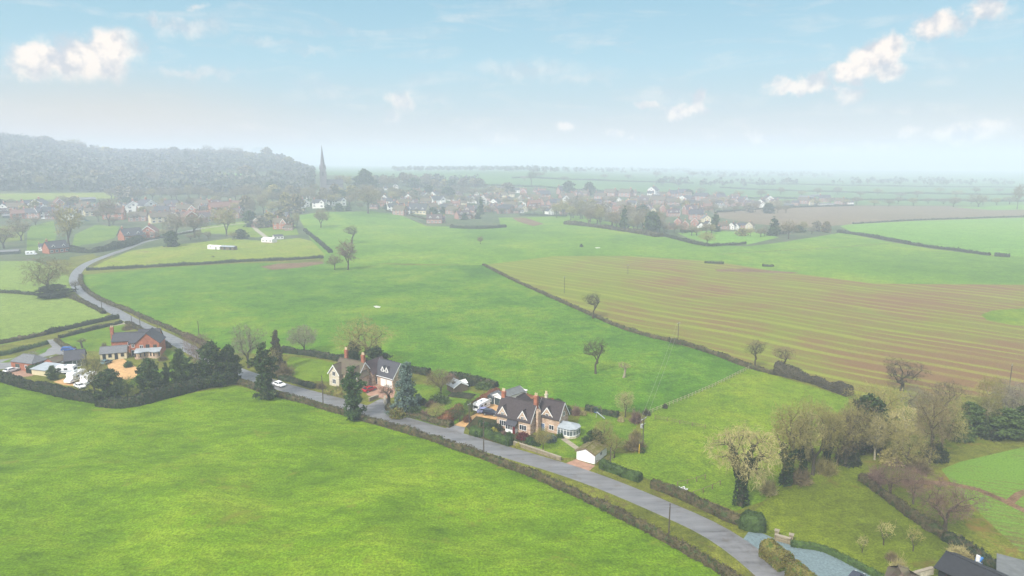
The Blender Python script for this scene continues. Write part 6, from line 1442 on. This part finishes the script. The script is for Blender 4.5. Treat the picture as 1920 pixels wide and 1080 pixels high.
def wires(a, b, label):
    g = empty('power_line', a[0], a[1], 0, 0, label, 'power line')
    for s_ in (-1.0, 1.0):
        mb = MB(); k = 14; pr = None
        for i in range(k + 1):
            f = i / k; q = (b[0] - a[0]) * f + s_ * .8, (b[1] - a[1]) * f + s_ * .5, a[2] + (b[2] - a[2]) * f - 3.2 * f * (1 - f)
            if pr: mb.tube(pr, q, .028, k=4)
            pr = q
        mb.make('wire', M_wire, g)
wires(p1, p2, 'pair of thin wires from the transformer pole to the hedge pole')
def fence(px, label, h=1.15, gap=2.6, m=None, rails=(.5, 1.0), name='fence', step=None):
    m = m or M_timber; P = resample([G(*q) for q in px], gap); g = empty(name, P[0][0], P[0][1], 0, 0, label, 'fence'); o_ = P[0]; Z = hts(P[:, 0], P[:, 1])
    base = None
    for i, (q, z) in enumerate(zip(P, Z)):
        x, y = q - o_
        if base is None: base = MB().box(-.07, .07, -.07, .07, -.3, h).make('post', m, g); base.location = (x, y, z)
        else: c = base.copy(); COL.objects.link(c); c.parent = g; c.location = (x, y, z)
        if i > 98: break
    for hh in rails:
        mb = MB()
        for i in range(len(P) - 1):
            a = (*(P[i] - o_), Z[i] + hh); b = (*(P[i + 1] - o_), Z[i + 1] + hh); mb.tube(a, b, .05, k=4)
        mb.make('rail', m, g)
fence([(1216, 776), (1245, 764), (1290, 746), (1340, 724), (1380, 704), (1408, 690)], 'pale post and rail fence between green pasture and bright paddock', m=M_postp, gap=2.0)
fence([(1228, 786), (1260, 792), (1290, 798), (1322, 804)], 'dark post and rail fence crossing the bright paddock', gap=3.0)
fence([(1270, 912), (1300, 905), (1322, 898)], 'short wire fence behind the brown roadside hedge, back one', gap=2.6, rails=(1.0,))
fence([(1300, 930), (1330, 920), (1350, 910)], 'short wire fence behind the brown roadside hedge, front one', gap=2.6, rails=(1.0,))
fence([(1180, 845), (1200, 849)], 'little rail fence in front of the brown thicket', gap=1.6)
fence([(1118, 872), (1140, 864), (1150, 860)], 'low timber fence joining the white garage', gap=1.8)
fence([(980, 836), (1000, 842), (1020, 848)], 'low white picket fence above the roadside stone wall', h=.8, gap=1.2, m=M_postp, rails=(.6,))
fence([(748, 404), (775, 412), (800, 424)], 'pale fence slanting at the top of the far pasture', m=M_postp, gap=4)
fence([(1345, 478), (1420, 474), (1500, 469), (1600, 463), (1690, 456)], 'faint fence line across the far green pasture', gap=5.5)
fence([(165, 506), (185, 492), (215, 478), (245, 468), (275, 460)], 'fence along the road beside the yellow paddock', gap=3.5)
def wall_run(px, h, w, m, label):
    P = resample([G(*q) for q in px], 1.6); T = np.gradient(P, axis=0); T /= np.linalg.norm(T, axis=1)[:, None]; N = np.stack([-T[:, 1], T[:, 0]], 1); Z = hts(P[:, 0], P[:, 1])
    g = empty('stone_wall', P[0][0], P[0][1], 0, 0, label, 'wall'); Q = P - P[0]
    def strip(w_, z0, z1, mm, nm):
        V = []
        for i in range(len(Q)):
            for s_, zz in ((-1, z0), (-1, z1), (1, z1), (1, z0)): V.append((*(Q[i] + N[i] * s_ * w_ / 2), Z[i] + zz))
        F = [[4 * i + a, 4 * i + 4 + a, 4 * i + 4 + (a + 1) % 4, 4 * i + (a + 1) % 4] for i in range(len(Q) - 1) for a in range(4)] + [[0, 1, 2, 3], [4 * len(Q) - 1, 4 * len(Q) - 2, 4 * len(Q) - 3, 4 * len(Q) - 4]]
        obj(nm, V, F, mm, g)
    strip(w, -.3, h, m, 'masonry'); strip(w + .12, h, h + .1, M_paving, 'coping')
wall_run([(963, 834), (990, 843), (1020, 853), (1052, 864)], .9, .4, M_stonew, 'low mossy stone wall along the road in front of the lawn')
wall_run([(722, 748), (721, 755), (724, 763), (729, 769)], 1.1, .5, M_stonel, 'pale curved stone wall at the cottage gateway')
wall_run([(692, 753), (700, 750), (709, 747)], 1.1, .5, M_stonew, 'short dark stone wall on the left of the cottage gateway')
wall_run([(1452, 1012), (1468, 1018), (1482, 1020)], 1.1, .5, M_stonew, 'low stone wall at the top of the blue grey drive')
wall_run([(1712, 1086), (1730, 1081), (1748, 1076)], 1.2, .5, M_stonel, 'pale stone wall between the brown roof and the black barn')
def bollard(u, v, label):
    x, y = G(u, v); g = empty('marker_post', x, y, None, 0, label, 'post'); MB().tube((0, 0, -.2), (0, 0, 1.0), .08, k=8).make('shaft', M_paint, g); MB().tube((0, 0, .8), (0, 0, .92), .09, k=8).make('band', M_cred, g)
bollard(1454, 1062, 'white marker post in front of the taller straw topped hedge')
bollard(1477, 1077, 'white marker post at the second straw topped hedge')
x, y = G(1198, 850); g = empty('guy_guard', x, y, None, 0, 'bright yellow guy wire guard beside the brown thicket', 'marker'); MB().tube((0, 0, -.1), (.1, .2, 2.3), .09, k=6).make('sleeve', M_yellow, g); MB().tube((.1, .2, 2.3), (.3, .9, 8.2), .02, k=4).make('wire', M_wire, g)
# gate pillars
for i, (u, v, lb) in enumerate([(1456, 1008, 'left stone gate pillar with a flat cap at the blue grey drive'), (1483, 1016, 'right stone gate pillar with a flat cap at the blue grey drive'), (900, 800, 'white gate post between the front bed and the orange drive')]):
    x, y = G(u, v); g = empty('gate_pillar', x, y, None, -.5, lb, 'pillar'); s_ = .35 if i < 2 else .06
    MB().box(-s_, s_, -s_, s_, -.3, 1.1 + .4 * (i < 2)).make('shaft', M_stonew if i < 2 else M_postp, g); MB().box(-s_ - .1 * (i < 2), s_ + .1 * (i < 2), -s_ - .1 * (i < 2), s_ + .1 * (i < 2), 1.1 + .4 * (i < 2), 1.2 + .4 * (i < 2)).make('cap', M_paving, g)

# ---- vehicles
rd = lambda a, b: math.atan2(G(*b)[1] - G(*a)[1], G(*b)[0] - G(*a)[0])
carplace('car_white', 524, 724, rd((500, 717), (560, 735)), 'small white hatchback driving along the wet road', name='moving_car')
carplace('car_red', 693, 733, .9, 'red hatchback parked on the brown gravel outside the stone cottage')
carplace('car_navy', 920, 778, -.35, 'dark navy estate car parked beside the stone house gable')
carplace('car_lilac', 909, 774, .1, 'pale lilac car parked between the caravan and the navy car')
carplace('caravan', 903, 768, 1.0, 'white touring caravan with a blue stripe parked on the orange gravel', name='caravan', cat='caravan', s=1.0)
carplace('car_blue', 129, 658, .1, 'blue estate car on the tarmac by the lane', s=1.12)
carplace('car_teal', 199, 682, 1.45, 'grey blue car parked beside the long outbuilding')
carplace('motorhome', 143, 714, -1.75, 'large white motorhome facing the pasture hedge, left of the pair', name='motorhome', cat='motorhome', s=1.1)
carplace('motorhome', 166, 718, -1.5, 'white motorhome half hidden by the olive tree, right of the pair', name='motorhome', cat='motorhome', s=1.05)
carplace('caravan', 125, 700, .1, 'white caravan parked behind the large motorhome', name='caravan', cat='caravan')
carplace('car_white', 150, 727, -.6, 'low white car between the two motorhomes and the dark hedge')
carplace('motorhome', 59, 478, .3, 'white van parked left of the dark roofed cottage', name='parked_van', cat='van')
carplace('car_white', 22, 697, 1.2, 'small white vehicle parked at the end of the brick barn')
carplace('car_navy', 1603, 1092, .8, 'dark blue car on the blue grey drive at the bottom edge', s=1.1)
for i, u in enumerate((83, 91, 100, 107)): auto(carplace('car_white', u, 411 - i * .6, .1, 'x', s=1.2), u, 'white parked car', 'in the row above the left field', 'white cars parked in a row')
for i, (u, v) in enumerate(((292, 440), (306, 438), (158, 412), (164, 415))): auto(carplace('car_navy' if i < 2 else 'car_teal', u, v, .5, 'x'), u, 'small parked car', 'below the red houses at left' if i < 2 else 'by the far left sheds', 'cars in the village')

# ---- paddock stables and other small things
g, L = frame('white_stable', (389, 467), (412, 468), 'white horse box shed at the left of the paddock stable', 'stable')
walls(g, 0, L, 0, 4, 2.6, 3.2, 'x', M_white); roof(g, 0, L, 0, 4, 2.6, 3.2, 'x', M_white, .2, .1); opening(g, 'f', L * .25, 1.6, .9, .7, 1, pos=0); opening(g, 'f', L * .7, .1, 1.1, 2.0, 1, mp=M_glass, pos=0, name='door')
g, L = frame('paddock_stable', (414, 468), (438, 469), 'timber stable with a pale roof and two dark openings in the yellow paddock', 'stable')
walls(g, 0, L, 0, 4.5, 2.6, 3.1, 'x', M_timber); roof(g, 0, L, 0, 4.5, 2.6, 3.1, 'x', M_lead, .6, .12); opening(g, 'f', L * .3, .1, 1.8, 2.0, 1, mp=M_glass, mf=M_timber, pos=0, name='door'); opening(g, 'f', L * .75, .1, 1.8, 2.0, 1, mp=M_glass, mf=M_timber, pos=0, name='door')
for a, b, lb in (((490, 454), (510, 455), 'long white annex in front of the red houses above the paddock'), ((514, 449), (532, 448), 'white garden room right of the long white annex')):
    g, L = frame('white_annex', a, b, lb, 'annex'); walls(g, 0, L, 0, 6, 2.8, 4.0, 'x', M_white); roof(g, 0, L, 0, 6, 2.8, 4.0, 'x', M_white if a[0] < 500 else M_slate, .2, .12)
    for i in range(3): opening(g, 'f', L * (i + .5) / 3, 1.0, 1.3, 1.1, 2, pos=0)
x, y = G(1108, 778); g = empty('swing_frame', x, y, None, .3, 'timber swing frame on the lawn behind the conservatory', 'swing')
for s_ in (0, 3): MB().tube((s_, -.8, -.1), (s_, 0, 2.3), .06, k=6).tube((s_, .8, -.1), (s_, 0, 2.3), .06, k=6).make('leg_frame', M_timber, g)
MB().tube((0, 0, 2.3), (3, 0, 2.3), .06, k=6).make('top_bar', M_timber, g); MB().tube((1.2, 0, 2.3), (1.2, 0, .6), .02, k=4).tube((1.8, 0, 2.3), (1.8, 0, .6), .02, k=4).box(1.15, 1.85, -.12, .12, .55, .6).make('seat', M_bluep, g)
x, y = G(1134, 786); g = empty('slide', x, y, None, 1.1, 'pale blue garden slide right of the timber swing frame', 'slide')
MB().slab([(-.25, 0, .15), (.25, 0, .15), (.25, 2.4, 1.7), (-.25, 2.4, 1.7)], .06).make('chute', M_lead, g); MB().tube((-.25, 2.5, -.1), (-.25, 2.4, 1.8), .04, k=6).tube((.25, 2.5, -.1), (.25, 2.4, 1.8), .04, k=6).make('ladder', M_steel, g)
x, y = G(1281, 921); g = empty('small_trailer', x, y, None, .5, 'small white trailer behind the clipped brown hedge', 'trailer'); g.scale = (.75, .75, .75)
MB().box(-1.1, 1.1, -.7, .7, .5, .62).box(-1.1, 1.1, -.72, -.66, .62, 1.0).box(-1.1, 1.1, .66, .72, .62, 1.0).box(-1.12, -1.06, -.7, .7, .62, 1.5).make('body', M_cwhite, g)
for s_ in (-1, 1): MB().tube((0, s_ * .74, .3), (0, s_ * .9, .3), .3, k=10).make('wheel', M_tyre, g)
MB().tube((1.1, 0, .5), (2.0, 0, .4), .04, k=6).make('drawbar', M_steel, g)
x, y = G(1826, 1064); g = empty('bag_heap', x, y, None, .5, 'heap of white and pale blue bags between barn and cabin', 'bags')
for i in range(5):
    b = MB(); r_ = .45 + .1 * (i % 3); cx_, cy_, cz_ = (i % 3) * .7, (i // 3) * .8, .3
    k = 8; V = [(cx_ + r_ * math.cos(a_ * math.pi / 4) * math.cos(e_), cy_ + r_ * .8 * math.sin(a_ * math.pi / 4) * math.cos(e_), cz_ + .4 * math.sin(e_)) for e_ in (-1.2, -.4, .4, 1.2) for a_ in range(k)]
    b.add(V, [[j * k + a_, j * k + (a_ + 1) % k, (j + 1) * k + (a_ + 1) % k, (j + 1) * k + a_] for j in range(3) for a_ in range(k)] + [list(range(k - 1, -1, -1)), list(range(3 * k, 4 * k))]).make('bag', M_cwhite if i % 2 else M_lead, g)
x, y = G(1838, 1056); g = empty('covered_barbecue', x, y, None, .3, 'item under a bright blue cover beside the garden cabin', 'cover')
MB().ext([(-.7, 0), (.7, 0), (.6, 1.0), (.2, 1.35), (-.4, 1.2), (-.65, .9)], -.5, .5).make('cover', M_bluep, g); MB().box(-.8, -.55, -.3, .3, 0, 1.6).make('side_panel', M_white, g)
x, y = G(872, 742); g = empty('vegetable_plot', x, y, None, -.35, 'dark dug vegetable plot in front of the blue grey shed', 'vegetable plot')
MB().box(-5, 3, -2.6, 2.2, -.2, .06).make('soil', M_bed, g)
for i in range(5): MB().box(-4.6, 2.6, -2.2 + i * .95, -1.8 + i * .95, .06, .3).make('crop_row', M_hedD, g)
def animal(u, v, rz, m, label):
    """grazing horse: deep trunk on four jointed legs, neck lowered to the grass"""
    x, y = G(u, v); g = empty('grazing_horse', x, y, None, rz, label, 'horse'); b = MB()
    J = [((-.75, 0, 1.2), (-.2, 0, 1.18), .26, .30), ((-.2, 0, 1.18), (.5, 0, 1.2), .30, .30), ((.5, 0, 1.2), (1.05, 0, .85), .26, .17), ((1.05, 0, .85), (1.4, 0, .35), .15, .13), ((1.4, 0, .35), (1.62, 0, .08), .13, .07)]
    for s_ in (-1, 1):
        J += [((.45, s_ * .17, 1.1), (.47, s_ * .17, .55), .13, .07), ((.47, s_ * .17, .55), (.45, s_ * .17, 0), .06, .06), ((-.65, s_ * .17, 1.15), (-.55, s_ * .17, .75), .19, .11), ((-.55, s_ * .17, .75), (-.78, s_ * .17, .5), .10, .06), ((-.78, s_ * .17, .5), (-.7, s_ * .17, 0), .06, .06)]
    vs_ = []; ed = []; rad = []
    key = {}
    def vi(p, r):
        p = tuple(round(c, 3) for c in p)
        if p not in key: key[p] = len(vs_); vs_.append(p); rad.append(r)
        return key[p]
    for a, b_, ra, rb in J: ed.append((vi(a, ra), vi(b_, rb)))
    for s_ in (-1, 1): ed.append((key[(.5, 0, 1.2)], key[(.45, s_ * .17, 1.1)])); ed.append((key[(-.75, 0, 1.2)], key[(-.65, s_ * .17, 1.15)]))
    me = bpy.data.meshes.new('body'); me.from_pydata(vs_, ed, []); me.materials.append(m); o = bpy.data.objects.new('body', me); link(o, g)
    sk = o.modifiers.new('skin', 'SKIN')
    for i, d_ in enumerate(me.skin_vertices[0].data): d_.radius = (rad[i], rad[i] * (.8 if rad[i] < .2 else 1.1))
    me.skin_vertices[0].data[0].use_root = True; o.modifiers.new('sub', 'SUBSURF').levels = 1
    MB().tube((-.95, 0, 1.3), (-1.1, 0, .6), .07, .03, 6).make('tail', M_tyre, g); MB().ext([(.5, 1.5), (.62, 1.52), (1.3, .72), (1.2, .7)], -.03, .03).make('mane', M_tyre, g)
animal(399, 483, .3, plain('dark_horse_coat', (70, 52, 44), .6), 'dark horse grazing alone in the yellow paddock')
finish_auto()

# ------------------------------------------------------------------ misty air over the whole scene
m = bpy.data.materials.new("haze"); m.use_nodes = True; n = NT(m.node_tree)
vs = n.new('ShaderNodeVolumePrincipled'); vs.inputs['Color'].default_value = (0.70, 0.77, 0.90, 1)
vs.inputs['Density'].default_value = 0.00053; vs.inputs['Anisotropy'].default_value = 0.0
on = n.new('ShaderNodeOutputMaterial'); n.l.new(vs.outputs[0], on.inputs['Volume'])
hb = MB().box(-7000, 7000, -7000, 7000, -6, 158).make('haze', m); tag(hb, kind='stuff')
# the template trees, cars and houses were only patterns to copy
for t_ in list(TPL.values()):
    for c_ in list(t_.children_recursive): bpy.data.objects.remove(c_)
    bpy.data.objects.remove(t_)
